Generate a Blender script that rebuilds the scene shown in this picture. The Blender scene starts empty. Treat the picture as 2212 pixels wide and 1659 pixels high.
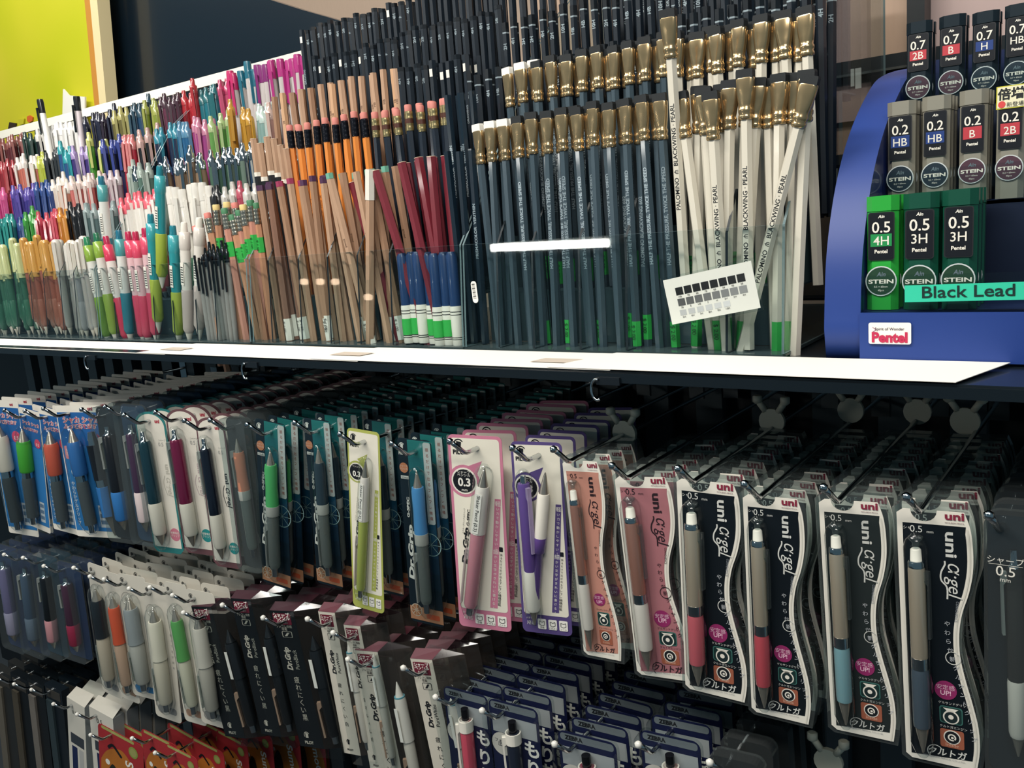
import bpy, math, random
from mathutils import Vector, Matrix
random.seed(7)
rnd = random.uniform
C = bpy.context.scene.collection
S = bpy.context.scene
CZ = 1.45                      # camera height
# ------------------------------------------------------------------ camera
FPX, YAW, PITCH, ROLL = 1915.0, -0.64203, -0.18659, -0.084926
CXP, CYP = 1106.0, 829.5
_f = Vector((math.sin(YAW)*math.cos(PITCH), math.cos(YAW)*math.cos(PITCH), math.sin(PITCH)))
_r = Vector((math.cos(YAW), -math.sin(YAW), 0)); _u = _r.cross(_f)
CR = _r*math.cos(ROLL)+_u*math.sin(ROLL); CU = -_r*math.sin(ROLL)+_u*math.cos(ROLL)
cam = bpy.data.objects.new('camera', bpy.data.cameras.new('camera')); C.objects.link(cam)
m = Matrix((CR, CU, -_f)).transposed().to_4x4(); m.translation = (0, 0, CZ); cam.matrix_world = m
cam.data.sensor_width = 36; cam.data.lens = 36*FPX/2212; cam.data.clip_start = .01
S.camera = cam
def ray(x, y): return _f*FPX+CR*(x-CXP)-CU*(y-CYP)
def at(x, y, Y):
    d = ray(x, y); d = d*(Y/d.y); return Vector((d.x, d.y, d.z+CZ))
# ------------------------------------------------------------------ view, world, lights
S.view_settings.view_transform = 'Standard'; S.view_settings.look = 'None'
S.view_settings.exposure = 0.5; S.view_settings.gamma = 1; S.view_settings.use_curve_mapping = False
S.cycles.max_bounces = 7; S.cycles.diffuse_bounces = 2; S.cycles.glossy_bounces = 3
S.cycles.transmission_bounces = 2; S.cycles.transparent_max_bounces = 40
S.cycles.use_denoising = True; S.cycles.caustics_reflective = False; S.cycles.caustics_refractive = False
S.cycles.adaptive_threshold = .03
W = bpy.data.worlds.new('world'); S.world = W; W.use_nodes = True
W.node_tree.nodes['Background'].inputs[0].default_value = (.30, .50, .62, 1)
W.node_tree.nodes['Background'].inputs[1].default_value = .17
def area(name, loc, target, sx, sy, power, col=(1, 1, 1)):
    l = bpy.data.lights.new(name, 'AREA'); l.shape = 'RECTANGLE'; l.size = sx; l.size_y = sy
    l.energy = power; l.color = col; o = bpy.data.objects.new(name, l); C.objects.link(o)
    o.location = loc; o.rotation_euler = (Vector(target)-Vector(loc)).to_track_quat('-Z', 'Y').to_euler()
    return o
area('ceiling_light', (-.45, -.12, CZ+1.1), (-.5, .7, CZ-.1), 1.3, .12, 16, (1, .95, .86))
area('ceiling_light', (-1.5, -.45, CZ+1.35), (-1.0, .75, CZ-.1), 1.3, .12, 14, (1, .95, .88))
area('ceiling_light', (.5, -.55, CZ+1.0), (-.2, .7, CZ-.3), .8, .10, 7, (1, .94, .86))
area('spot_light', (-1.55, .55, CZ+.66), (-1.62, .85, CZ+.1), .2, .2, 2.6, (1, .98, .93))
area('sign_fill_light', (-2.3, .75, CZ+1.0), (-2.2, 1.2, CZ+.3), .5, .1, 2.2, (1, .97, .85))  # added fill lamp, out of view, that brightens the yellow sign
# ------------------------------------------------------------------ materials
def lin(h):
    h = h.lstrip('#'); v = [int(h[i:i+2], 16)/255 for i in (0, 2, 4)]
    return tuple(c/12.92 if c <= .04045 else ((c+.055)/1.055)**2.4 for c in v)+(1,)
MC = {}
def M(col, rough=.45, metal=0., coat=0., emit=0., noise=0., trans=0.):
    key = (col, rough, metal, coat, emit, noise, trans)
    if key in MC: return MC[key]
    a = bpy.data.materials.new('mat_'+col.strip('#')); a.use_nodes = True
    b = a.node_tree.nodes['Principled BSDF']; c = lin(col)
    b.inputs['Base Color'].default_value = c; b.inputs['Roughness'].default_value = rough
    b.inputs['Metallic'].default_value = metal; b.inputs['Coat Weight'].default_value = coat
    b.inputs['Coat Roughness'].default_value = .08
    if trans: b.inputs['Subsurface Weight'].default_value = trans; b.inputs['Subsurface Scale'].default_value = .004
    if emit: b.inputs['Emission Color'].default_value = c; b.inputs['Emission Strength'].default_value = emit
    if noise:
        nt = a.node_tree; n = nt.nodes.new('ShaderNodeTexNoise'); n.inputs['Scale'].default_value = 60
        n.inputs['Detail'].default_value = 4
        tc = nt.nodes.new('ShaderNodeTexCoord'); mp = nt.nodes.new('ShaderNodeMapping')
        mp.inputs['Scale'].default_value = (6, 6, .6)
        nt.links.new(tc.outputs['Object'], mp.inputs[0]); nt.links.new(mp.outputs[0], n.inputs['Vector'])
        r = nt.nodes.new('ShaderNodeMapRange'); r.inputs['To Min'].default_value = 1-noise; r.inputs['To Max'].default_value = 1+noise*.5
        nt.links.new(n.outputs['Fac'], r.inputs['Value'])
        v = nt.nodes.new('ShaderNodeVectorMath'); v.operation = 'SCALE'; v.inputs[0].default_value = c[:3]
        nt.links.new(r.outputs[0], v.inputs['Scale']); nt.links.new(v.outputs[0], b.inputs['Base Color'])
    MC[key] = a; return a
def CLEAR(col='#eef4f4', base=.03, gain=1., rough=.04, body=0.):
    key = ('clear', col, base, gain, rough, body)
    if key in MC: return MC[key]
    a = bpy.data.materials.new('clear_plastic'); a.use_nodes = True; nt = a.node_tree; nt.nodes.clear()
    o = nt.nodes.new('ShaderNodeOutputMaterial'); t = nt.nodes.new('ShaderNodeBsdfTransparent'); t.inputs[0].default_value = lin(col)
    g = nt.nodes.new('ShaderNodeBsdfGlossy'); g.inputs['Roughness'].default_value = rough
    lw0 = nt.nodes.new('ShaderNodeLayerWeight'); lw0.inputs['Blend'].default_value = .5
    lw = nt.nodes.new('ShaderNodeMath'); lw.operation = 'POWER'; lw.inputs[1].default_value = 4.; nt.links.new(lw0.outputs['Facing'], lw.inputs[0])
    ma = nt.nodes.new('ShaderNodeMath'); ma.operation = 'MULTIPLY_ADD'; ma.inputs[1].default_value = gain*.75; ma.inputs[2].default_value = base; ma.use_clamp = True
    mx = nt.nodes.new('ShaderNodeMixShader'); nt.links.new(lw.outputs[0], ma.inputs[0]); nt.links.new(ma.outputs[0], mx.inputs[0])
    nt.links.new(t.outputs[0], mx.inputs[1]); nt.links.new(g.outputs[0], mx.inputs[2])
    last = mx
    if body:
        d = nt.nodes.new('ShaderNodeBsdfDiffuse'); d.inputs[0].default_value = lin(col)
        m2 = nt.nodes.new('ShaderNodeMixShader'); m2.inputs[0].default_value = body
        nt.links.new(mx.outputs[0], m2.inputs[1]); nt.links.new(d.outputs[0], m2.inputs[2]); last = m2
    nt.links.new(last.outputs[0], o.inputs[0]); MC[key] = a; return a
def dull(h, g=.1, v=.86):
    c = [int(h[i:i+2], 16) for i in (1, 3, 5)]; a = sum(c)/3
    return '#%02x%02x%02x' % tuple(int(min(255, (x*(1-g)+a*g)*v)) for x in c)
def P(col): return M(col, .3, 0, .35)           # shiny plastic
def T(col, op=.55): return CLEAR(col, .05, 1., .08, op)   # tinted see-through plastic
CHROME = M('#c8ccce', .12, 1.); GOLD = M('#c4ab82', .2, .85); STEEL = M('#8a9296', .3, 1.)
COPPER = M('#c88e7c', .25, .55, .8); SILV = M('#d8c6ae', .25, .55, .8)
WHITE = M('#e9e4d8', .45); PAPER = M('#f2efe6', .6); INK = M('#15181d', .5); BLK = M('#10161c', .35, 0, .3)
ACR = CLEAR('#f4f8f8', .02, .8, .02); ACE = CLEAR('#8fa6aa', .15, 1., .1, .5)
BLIS = CLEAR('#f5f8f8', .03, 1.3, .06); BLIS2 = CLEAR('#e2eaea', .05, 1.3, .08, .03)
# ------------------------------------------------------------------ mesh builder
TC = {}
def text_mesh(s, bold):
    k = (s, bold)
    if k not in TC:
        c = bpy.data.curves.new('t', 'FONT'); c.body = s; c.size = 1; c.resolution_u = 3; c.offset = bold
        o = bpy.data.objects.new('t', c); me = bpy.data.meshes.new_from_object(o)
        vs = [(v.co.x, v.co.y) for v in me.vertices]; fs = [tuple(p.vertices) for p in me.polygons]
        bpy.data.objects.remove(o); bpy.data.curves.remove(c); bpy.data.meshes.remove(me)
        xs = [v[0] for v in vs] or [0, 1]; ys = [v[1] for v in vs] or [0, 1]
        TC[k] = (vs, fs, min(xs), max(xs), min(ys), max(ys))
    return TC[k]
class MB:
    def __init__(s): s.v = []; s.f = []; s.m = []; s.s = []; s.mats = []
    def mi(s, mat):
        if mat not in s.mats: s.mats.append(mat)
        return s.mats.index(mat)
    def add(s, vs, fs, mat, smooth=False):
        b = len(s.v); s.v += [tuple(v) for v in vs]; i = s.mi(mat)
        for f in fs: s.f.append(tuple(b+k for k in f)); s.m.append(i); s.s.append(smooth)
        return s
    def box(s, a, b, mat):
        x0, y0, z0 = a; x1, y1, z1 = b
        return s.add([(x0, y0, z0), (x1, y0, z0), (x1, y1, z0), (x0, y1, z0), (x0, y0, z1), (x1, y0, z1), (x1, y1, z1), (x0, y1, z1)],
                     [(3, 2, 1, 0), (4, 5, 6, 7), (0, 1, 5, 4), (1, 2, 6, 5), (2, 3, 7, 6), (3, 0, 4, 7)], mat)
    def plate(s, pts, y0, y1, mat, side=None):     # outline in x,z, thickness along y
        n = len(pts); vs = [(x, y0, z) for x, z in pts]+[(x, y1, z) for x, z in pts]
        s.add(vs, [tuple(range(n)), tuple(range(2*n-1, n-1, -1))], mat)
        s.add(vs, [(i, i+n, (i+1) % n+n, (i+1) % n) for i in range(n)], side or mat); return s
    def shell(s, pts, y0, y1, mat):
        return s.plate(pts, y0, y1, mat)
    def lathe(s, prof, mat, n=14, c=(0, 0), sy=1., smooth=True, hexa=False):
        vs = []; fs = []; k = 6 if hexa else n
        for z, r in prof:
            for i in range(k):
                a = 2*math.pi*i/k
                vs.append((c[0]+r*math.cos(a), c[1]+r*sy*math.sin(a), z))
        for j in range(len(prof)-1):
            for i in range(k):
                a, b = j*k+i, j*k+(i+1) % k; fs.append((a, b, b+k, a+k))
        s.add(vs, fs, mat, smooth and not hexa); e = (len(prof)-1)*k
        s.add(vs[:k], [tuple(range(k-1, -1, -1))], mat); return s.add(vs[e:], [tuple(range(k))], mat)
    def tube(s, pts, r, mat, n=8):
        pts = [Vector(p) for p in pts]; vs = []; fs = []
        for i, p in enumerate(pts):
            d = (pts[min(i+1, len(pts)-1)]-pts[max(i-1, 0)]).normalized()
            a = d.orthogonal().normalized(); 
            if i and abs(a.dot(pa)) < .99: a = (pa-d*pa.dot(d)).normalized()
            pa = a; b = d.cross(a)
            for k in range(n):
                t = 2*math.pi*k/n; vs.append(p+(a*math.cos(t)+b*math.sin(t))*r)
        for i in range(len(pts)-1):
            for k in range(n): fs.append((i*n+k, i*n+(k+1) % n, (i+1)*n+(k+1) % n, (i+1)*n+k))
        fs.append(tuple(range(n-1, -1, -1))); fs.append(tuple(range((len(pts)-1)*n, len(pts)*n)))
        return s.add(vs, fs, mat, True)
    def text(s, st, o, size, mat, right=(1, 0, 0), up=(0, 0, 1), align='l', shear=0, bold=0, sx=1., width=None):
        vs, fs, x0, x1, y0, y1 = text_mesh(st, bold)
        right = Vector(right); up = Vector(up); o = Vector(o)
        if width: sx = width/max(1e-6, (x1-x0)*size)
        ox = {'l': x0, 'c': (x0+x1)/2, 'r': x1}[align]
        return s.add([o+right*((x-ox)*sx*size+shear*y*size)+up*(y*size) for x, y in vs], fs, mat)
    def build(s, name, parent=None, loc=None):
        me = bpy.data.meshes.new(name); me.from_pydata(s.v, [], s.f)
        for a in s.mats: me.materials.append(a)
        me.polygons.foreach_set('material_index', s.m); me.polygons.foreach_set('use_smooth', s.s); me.update()
        o = bpy.data.objects.new(name, me); C.objects.link(o)
        if parent: o.parent = parent
        if loc: o.location = loc
        return o
def tag(o, label=None, cat=None, group=None, kind=None):
    if label: o['label'] = label
    if cat: o['category'] = cat
    if group: o['group'] = group
    if kind: o['kind'] = kind
    return o
def empty(name, mat=None):
    o = bpy.data.objects.new(name, None); C.objects.link(o); o.empty_display_size = .01
    if mat is not None: o.matrix_world = mat
    return o
KIDS = {}
def copy_tree(o, parent=None):
    c = o.copy(); C.objects.link(c)
    if parent: c.parent = parent
    for ch in o.children: copy_tree(ch, c)
    return c
def struct(name, mb): return tag(mb.build(name), kind='structure')
def clone(proto, mat, label, cat, group):
    """first use moves the prototype itself, later uses copy it and its parts"""
    if not proto.get('used'): proto['used'] = 1; o = proto
    else: o = copy_tree(proto)
    o.matrix_world = mat; tag(o, label, cat, group); return o
# ------------------------------------------------------------------ card artwork
class Card(MB):
    def __init__(s, w, h): super().__init__(); s.w = w; s.h = h
    def pt(s, u, v, lv): return (u*s.w, -lv*.00016, -v*s.h)
    def poly(s, uv, mat, lv=1): return s.add([s.pt(u, v, lv) for u, v in uv], [tuple(range(len(uv)))[::-1]], mat)
    def rect(s, u0, v0, u1, v1, mat, lv=1): return s.poly([(u0, v0), (u1, v0), (u1, v1), (u0, v1)], mat, lv)
    def rr(s, u0, v0, u1, v1, r, mat, lv=1):
        a = s.h/s.w; pts = []
        for cu, cv, t0 in ((u1-r, v0+r/a, -90), (u1-r, v1-r/a, 0), (u0+r, v1-r/a, 90), (u0+r, v0+r/a, 180)):
            for k in range(5):
                t = math.radians(t0+k*22.5); pts.append((cu+r*math.cos(t), cv+r/a*math.sin(t)))
        return s.poly(pts, mat, lv)
    def disc(s, u, v, r, mat, lv=1, n=24, ry=1.):
        a = s.w/s.h; return s.poly([(u+r*math.cos(2*math.pi*k/n), v+r*a*ry*math.sin(2*math.pi*k/n)) for k in range(n)], mat, lv)
    def ring(s, u, v, r, t, mat, lv=1, n=24, a0=0, a1=360):
        a = s.w/s.h
        for k in range(n):
            p, q = (math.radians(a0+(a1-a0)*j/n) for j in (k, k+1))
            s.poly([(u+x*math.cos(z), v+x*a*math.sin(z)) for x, z in ((r, p), (r, q), (r-t, q), (r-t, p))], mat, lv)
        return s
    def line(s, pts, t, mat, lv=1):
        a = s.h/s.w
        for (u0, v0), (u1, v1) in zip(pts, pts[1:]):
            dx, dz = (u1-u0), (v1-v0)*a; L = math.hypot(dx, dz) or 1; nx, nz = -dz/L*t/2, dx/L*t/2/a
            s.poly([(u0-nx, v0-nz), (u1-nx, v1-nz), (u1+nx, v1+nz), (u0+nx, v0+nz)], mat, lv)
        return s
    def tx(s, st, u, v, size, mat, lv=2, rot=0, **k):      # size as a fraction of card width; rot 90 reads downward, -90 upward
        R = {0: ((1, 0, 0), (0, 0, 1)), 90: ((0, 0, -1), (1, 0, 0)), -90: ((0, 0, 1), (-1, 0, 0))}
        if rot in R: r, up = R[rot]
        else:
            t = math.radians(rot); r = (math.cos(t), 0, -math.sin(t)); up = (math.sin(t), 0, math.cos(t))
        return s.text(st, s.pt(u, v, lv), size*s.w, mat, r, up, **k)
    def vt(s, st, u, v, size, mat, lv=2, step=None, du=0, tilt=0):   # characters stacked downward
        step = step or size*1.08*s.w/s.h
        for i, ch in enumerate(st): s.tx(ch, u+du*i, v+step*(i+1)*1.0, size, mat, lv, rot=tilt, align='c')
        return s
def smooth_curve(pts, n=6):
    out = []
    for i in range(len(pts)-1):
        p0 = pts[max(i-1, 0)]; p1 = pts[i]; p2 = pts[i+1]; p3 = pts[min(i+2, len(pts)-1)]
        for k in range(n):
            t = k/n; out.append(tuple(.5*((2*b)+(-a+c)*t+(2*a-5*b+4*c-d)*t*t+(-a+3*b-3*c+d)*t**3) for a, b, c, d in zip(p0, p1, p2, p3)))
    out.append(pts[-1]); return out
def rrect_pts(w, h, r, n=5):
    pts = []
    for cx, cz, t0 in ((r, -r, 180), (r, -h+r, 270-360), ):
        pass
    for cx, cz, a0 in ((r, -h+r, 180), (w-r, -h+r, 270), (w-r, -r, 0), (r, -r, 90)):
        for k in range(n+1):
            t = math.radians(a0+90*k/n); pts.append((cx+r*math.cos(t), cz+r*math.sin(t)))
    return pts
def scaled(pts, d):
    cx = (min(p[0] for p in pts)+max(p[0] for p in pts))/2; cz = (min(p[1] for p in pts)+max(p[1] for p in pts))/2
    sx = 1+2*d/(max(p[0] for p in pts)-min(p[0] for p in pts)); sz = 1+2*d/(max(p[1] for p in pts)-min(p[1] for p in pts))
    return [(cx+(x-cx)*sx, cz+(z-cz)*sz) for x, z in pts]
# ------------------------------------------------------------------ pens
def pen(parent, secs, L, r, name='pen', loc=(0, 0, 0), tilt=0, clip=None, up=False, marks=None):
    """secs: (part name, material, [(fraction of length from the top, radius factor)...]); first becomes the pen's own mesh"""
    root = None
    for nm, mat, prof in secs:
        pr = [(-t*L, q*r) for t, q in prof]
        if up: pr = [(-L-z, q) for z, q in pr]
        mb = MB().lathe(pr if pr[0][0] > pr[-1][0] else pr, mat)
        # the profile runs top to bottom: flip faces so the outside faces out
        mb.f = [f[::-1] for f in mb.f]if pr[0][0] > pr[-1][0] else mb.f
        if root is None:
            if marks: marks(mb, r, L)
            root = mb.build(name, parent, loc); root.rotation_euler = (0, tilt, 0)
        else: mb.build(nm, root)
    if clip:
        mat, t0, t1, side = clip; q = r*1.0
        z0, z1 = (-t0*L, -t1*L) if not up else (-L+t0*L, -L+t1*L)
        a = math.radians(side); dx, dy = math.cos(a), math.sin(a); tx_, ty = -dy*r*.32, dx*r*.32
        pts = [(q*.8, z0), (q*1.5, z0), (q*1.55, z0+(z1-z0)*.15), (q*1.5, z1), (q*1.2, z1), (q*1.3, z0+(z1-z0)*.2), (q*.8, z0+(z1-z0)*.12)]
        vs = [(dx*x+tx_, dy*x+ty, z) for x, z in pts]+[(dx*x-tx_, dy*x-ty, z) for x, z in pts]; n = len(pts)
        MB().add(vs, [tuple(range(n)), tuple(range(2*n-1, n-1, -1))]+[(i, i+n, (i+1) % n+n, (i+1) % n) for i in range(n)], mat).build('clip', root)
    return root
def bubble(parent, x, y, z0, z1, r, tilt=0, mat=None):
    L = z0-z1
    mb = MB().lathe([(0, r*.35), (-r*.5, r*.8), (-r*1.2, r), (-L+r*1.4, r), (-L+r*.5, r*.7), (-L, r*.35)], mat or BLIS, 14)
    mb.f = [f[::-1] for f in mb.f]
    o = mb.build('blister', parent, (x, y, z0)); o.rotation_euler = (0, tilt, 0); return o
# ================================================================== SETTING
ZS = CZ-.127                                    # top of the shelf
st = struct('floor', MB().box((-4, -2.5, -.05), (2, 2.2, 0), M('#4a4d50', .5)))
struct('wall_back', MB().box((-4, 1.6, 0), (2, 1.65, 2.9), M('#b09a88', .6, noise=.06)))
# shelf board and its fixture
t = empty('display_shelf'); tag(t, 'long black shelf board carrying the clear organisers and the blue rack', 'shelf')
MB().box((-2.6, .602, ZS-.008), (.25, 1.0, ZS), M('#141c22', .3, 0, .3)).build('shelf_board', t)
MB().box((-2.6, .599, ZS-.009), (.25, .602, ZS-.0015), M('#0f171d', .3, 0, .2)).build('shelf_edge', t)
MB().box((-2.6, .90, ZS-.03), (.25, .92, ZS-.008), M('#0f151a', .5)).build('shelf_rail', t)
t = empty('pegboard_panel'); tag(t, 'dark slatted back panel behind the hanging pen packs', 'panel')
MB().box((-2.6, .975, .35), (.25, .99, ZS-.009), M('#0d1318', .5)).build('backing', t)
mb = MB()
for k in range(34): mb.box((-2.1+k*.069, .955, .4), (-2.1+k*.069+.033, .974, ZS-.01), M('#3f4b51', .5))
tag(mb.build('slat_strips', t), 'grey vertical strips')
# upper fixture panel (beige slat panel with dark rail)
t = empty('fixture_panel'); tag(t, 'beige fixture panel with a dark horizontal rail beside the blue rack', 'panel')
MB().box((-.72, 1.08, ZS), (.25, 1.095, 2.6), M('#a98f7b', .5, noise=.05)).build('backing', t)
a = at(1860, 130, 1.07); b = at(1860, 158, 1.07)
MB().box((-.72, 1.06, b.z), (.25, 1.079, a.z), M('#10181d', .35)).build('rail', t)
MB().box((-.72, 1.055, b.z-.003), (.25, 1.0795, b.z-.0005), M('#8a8f8c', .2, .8)).build('rail_trim', t)
a = at(1860, 330, 1.07); b = at(1860, 352, 1.07)
MB().box((-.72, 1.06, b.z), (.25, 1.079, a.z), M('#10181d', .35)).build('rail', t)
MB().box((-.72, 1.05, ZS), (.25, 1.079, at(1750, 640, 1.07).z), M('#121b21', .4)).build('skirt', t)
A = at(1966, 60, 1.055); B = at(2004, 60, 1.055)
MB().box((A.x, 1.04, ZS), (B.x, 1.0795, 2.6), M('#14191d', .4)).build('post', t)
MB().box((B.x, 1.07, ZS+.2), (.25, 1.0799, 2.6), M('#b39c98', .5)).build('side_panel', t)
# black sloped board and yellow sign on the left
pts = [at(x, y, 1.25) for x, y in ((150, -120), (540, -14), (655, 22), (705, 36), (905, 96), (905, 200), (150, 330))]
mb = MB(); n = len(pts)
mb.add([(p.x, 1.25, p.z) for p in pts]+[(p.x, 1.27, p.z) for p in pts], [tuple(range(n))[::-1], tuple(range(n, 2*n))]+[(i, (i+1) % n, (i+1) % n+n, i+n) for i in range(n)], M('#0e1a24', .28, 0, .5))
tag(mb.build('display_board'), 'large glossy black board with a sloping top edge behind the pens', 'board')
t = empty('shop_sign'); tag(t, 'big yellow-green sign in a cream frame standing at the upper left', 'sign')
SY = 1.2
def quad(px, Y, th, mat, name, par, kind=None):
    pp = [at(x, y, Y) for x, y in px]; n = len(pp); mb = MB()
    mb.add([(p.x, Y, p.z) for p in pp]+[(p.x, Y+th, p.z) for p in pp], [tuple(range(n)), tuple(range(2*n-1, n-1, -1))]+[(i, i+n, (i+1) % n+n, (i+1) % n) for i in range(n)], mat)
    return mb.build(name, par)
def signmat():
    a = bpy.data.materials.new('sign_print'); a.use_nodes = True; nt = a.node_tree; b = nt.nodes['Principled BSDF']; b.inputs['Roughness'].default_value = .5
    n = nt.nodes.new('ShaderNodeTexNoise'); n.inputs['Scale'].default_value = 2.2; cr = nt.nodes.new('ShaderNodeValToRGB')
    cr.color_ramp.elements[0].position = .35; cr.color_ramp.elements[0].color = lin('#bdc20e'); cr.color_ramp.elements[1].position = .7; cr.color_ramp.elements[1].color = lin('#dccf34')
    tc = nt.nodes.new('ShaderNodeTexCoord'); nt.links.new(tc.outputs['Object'], n.inputs['Vector']); nt.links.new(n.outputs['Fac'], cr.inputs[0])
    nt.links.new(cr.outputs[0], b.inputs['Base Color']); return a
quad([(-160, -140), (172, -140), (220, 240), (220, 300), (-160, 380)], SY, .012, signmat(), 'sign_panel', t)
quad([(169, -140), (181, -140), (216, 240), (216, 300), (205, 300), (205, 240)], SY-.012, .02, M('#c98a3a', .4), 'frame_strip', t)
quad([(181, -140), (197, -140), (232, 250), (232, 300), (216, 300), (216, 240)], SY-.014, .03, M('#ecd9a8', .4), 'frame', t)
quad([(133, 330), (136, 192), (148, 206), (183, 209), (183, 330)], SY-.02, .004, PAPER, 'paper_tag', t)
quad([(17, 278), (20, 264), (34, 266), (32, 282)], SY-.004, .003, M('#3a2a1a'), 'printed_mark', t)
quad([(58, 252), (64, 249), (70, 253), (69, 261), (63, 265), (58, 261)], SY-.004, .003, M('#d8682a'), 'printed_mark', t)
quad([(38, 258), (52, 256), (50, 268), (42, 270)], SY-.004, .003, M('#c9c22a'), 'printed_mark', t)
# ------------------------------------------------------------------ paper price strips on the shelf edge
def strip(x0, x1, lab, slant0=0, slant1=0, dz=0., y0=.5995, y1=.664, cells=()):
    mb = MB(); z = ZS+.0006+dz
    mb.add([(x0, y0, z-.001), (x1, y0, z-.001), (x1+slant1, y1, z+.0004), (x0+slant0, y1, z+.0004), (x0, y0, z-.0014), (x1, y0, z-.0014), (x1+slant1, y1, z), (x0+slant0, y1, z)],
           [(0, 1, 2, 3), (7, 6, 5, 4), (4, 5, 1, 0), (5, 6, 2, 1), (6, 7, 3, 2), (7, 4, 0, 3)], PAPER)
    o = mb.build('paper_strip'); tag(o, lab, 'paper strip')
    for cx in cells:
        q = MB().add([(cx, y0+.018, z+.0001), (cx+.045, y0+.018, z+.0001), (cx+.05, y0+.034, z+.0005), (cx+.006, y0+.034, z+.0005)], [(0, 1, 2, 3)], M('#cdbfb0', .5)); q.build('printed_box', o)
    return o
XR = at(2065, 825, .60).x
XA = at(330, 772, .62).x; XB = at(690, 785, .612).x; XD = at(1200, 800, .612).x
strip(-2.4, XA+.06, 'white paper strip under the leftmost pens, far left end of the shelf edge')
strip(XA, XB+.07, 'white paper strip on the shelf edge below the mixed coloured pens', .03, 0, .0008, cells=[XA+.02])
strip(XB, XD+.06, 'white paper strip on the shelf edge below the cedar and maroon pencils', .035, 0, .0016, cells=[XB+.01, XD-.03])
strip(XD, XR, 'long white paper strip with a slanted right end below the blue rack', .03, .022, .0024)
# ------------------------------------------------------------------ clear organisers
def X_at(px, py=760, Y=.67): return at(px, py, Y).x
ZT = CZ-.0235
def organiser(x0, x1, divs, lab, zt=ZT, top=.27, seam=False):
    t = empty('acrylic_organiser', Matrix.Translation((0, 0, 0))); tag(t, lab, 'organiser')
    th = .002; lean = (zt-ZS)*math.tan(math.radians(5.5))
    def slab(xa, xb, name, mat=ACR):
        vs = [(xa, .668, ZS+.001), (xb, .668, ZS+.001), (xb, .668+lean, zt), (xa, .668+lean, zt), (xa, .6705, ZS+.001), (xb, .6705, ZS+.001), (xb, .6705+lean, zt), (xa, .6705+lean, zt)]
        mb = MB().add(vs, [(0, 1, 2, 3), (7, 6, 5, 4), (4, 5, 1, 0), (5, 6, 2, 1), (7, 4, 0, 3)], mat).add(vs, [(6, 7, 3, 2)], ACE)
        return mb.build(name, t)
    slab(x0, x1, 'front_panel')
    MB().box((x0, .6705, ZS+.0015), (x1, .99, ZS+.0035), CLEAR('#9fb4b8', .06, 1, .1, .12)).build('base', t)
    def side(x, name, mat, step=.0):
        pr = [(.672, ZS+.004), (.672+lean, zt), (.76, zt+.095), (.84, zt+.2), (.93, zt+top), (.99, zt+top), (.99, ZS+.004)]
        n = len(pr); vs = [(x, y, z) for y, z in pr]+[(x+th, y, z) for y, z in pr]
        mb = MB().add(vs, [tuple(range(n)), tuple(range(2*n-1, n-1, -1))], mat).add(vs, [(i, i+n, (i+1) % n+n, (i+1) % n) for i in range(n)], ACE)
        return mb.build(name, t)
    side(x0, 'side_panel', ACR); side(x1-th, 'side_panel', ACR)
    for d in divs:
        pr = [(.672, ZS+.004), (.672+lean*.9, zt-.004), (.705, zt+.03), (.705, ZS+.004)]
        n = 4; vs = [(d, y, z) for y, z in pr]+[(d+.0022, y, z) for y, z in pr]
        MB().add(vs, [tuple(range(n)), tuple(range(2*n-1, n-1, -1))], ACR).add(vs, [(i, i+n, (i+1) % n+n, (i+1) % n) for i in range(n)], M('#0f1a20', .3)).build('divider', t)
    for k in range(1, 5):      # stepped floor
        y = .712+.045*(k-1); z = ZS+.053*k
        MB().box((x0+.003, y, z-.053 if k > 1 else ZS+.004), (x1-.003, y+.0015, z), CLEAR('#5f7880', .04, 1, .1, .55)).build('step_riser', t)
        MB().box((x0+.003, y+.0015, z-.0015), (x1-.003, y+.045, z), CLEAR('#5f7880', .04, 1, .1, .55)).build('step_tread', t)
    return t
B0 = (-2.3, X_at(213, 735)); B1 = (X_at(217, 736), X_at(541, 752)); B2 = (X_at(546, 752), X_at(1001, 765)); B3 = (X_at(1004, 765), X_at(1692, 776))
organiser(*B0, [X_at(p) for p in (4, 44, 78, 107, 142, 172)], 'clear stepped organiser holding green, orange and clear gel pens at the far left')
organiser(*B1, [X_at(p) for p in (254, 292, 338, 379, 428, 470)], 'clear stepped organiser holding lime, teal and red grip pens')
organiser(*B2, [X_at(p) for p in (588, 652, 714, 778, 847)], 'clear stepped organiser holding cedar and maroon pencils')
organiser(*B3, [X_at(p) for p in (1075, 1150, 1250, 1350, 1565)], 'clear stepped organiser holding the pencils with flat gold ferrules')
# light edge strip behind the top tier on the left
a = at(-30, 288, .93); b = at(660, 121, .93); z = (a.z+b.z)/2
tag(MB().box((-2.3, .93, z-.012), (b.x, .936, z+.003), M('#e4e2d4', .4)).build('edge_strip'), 'white edging strip behind the top tier of coloured pens', 'edging')
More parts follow.
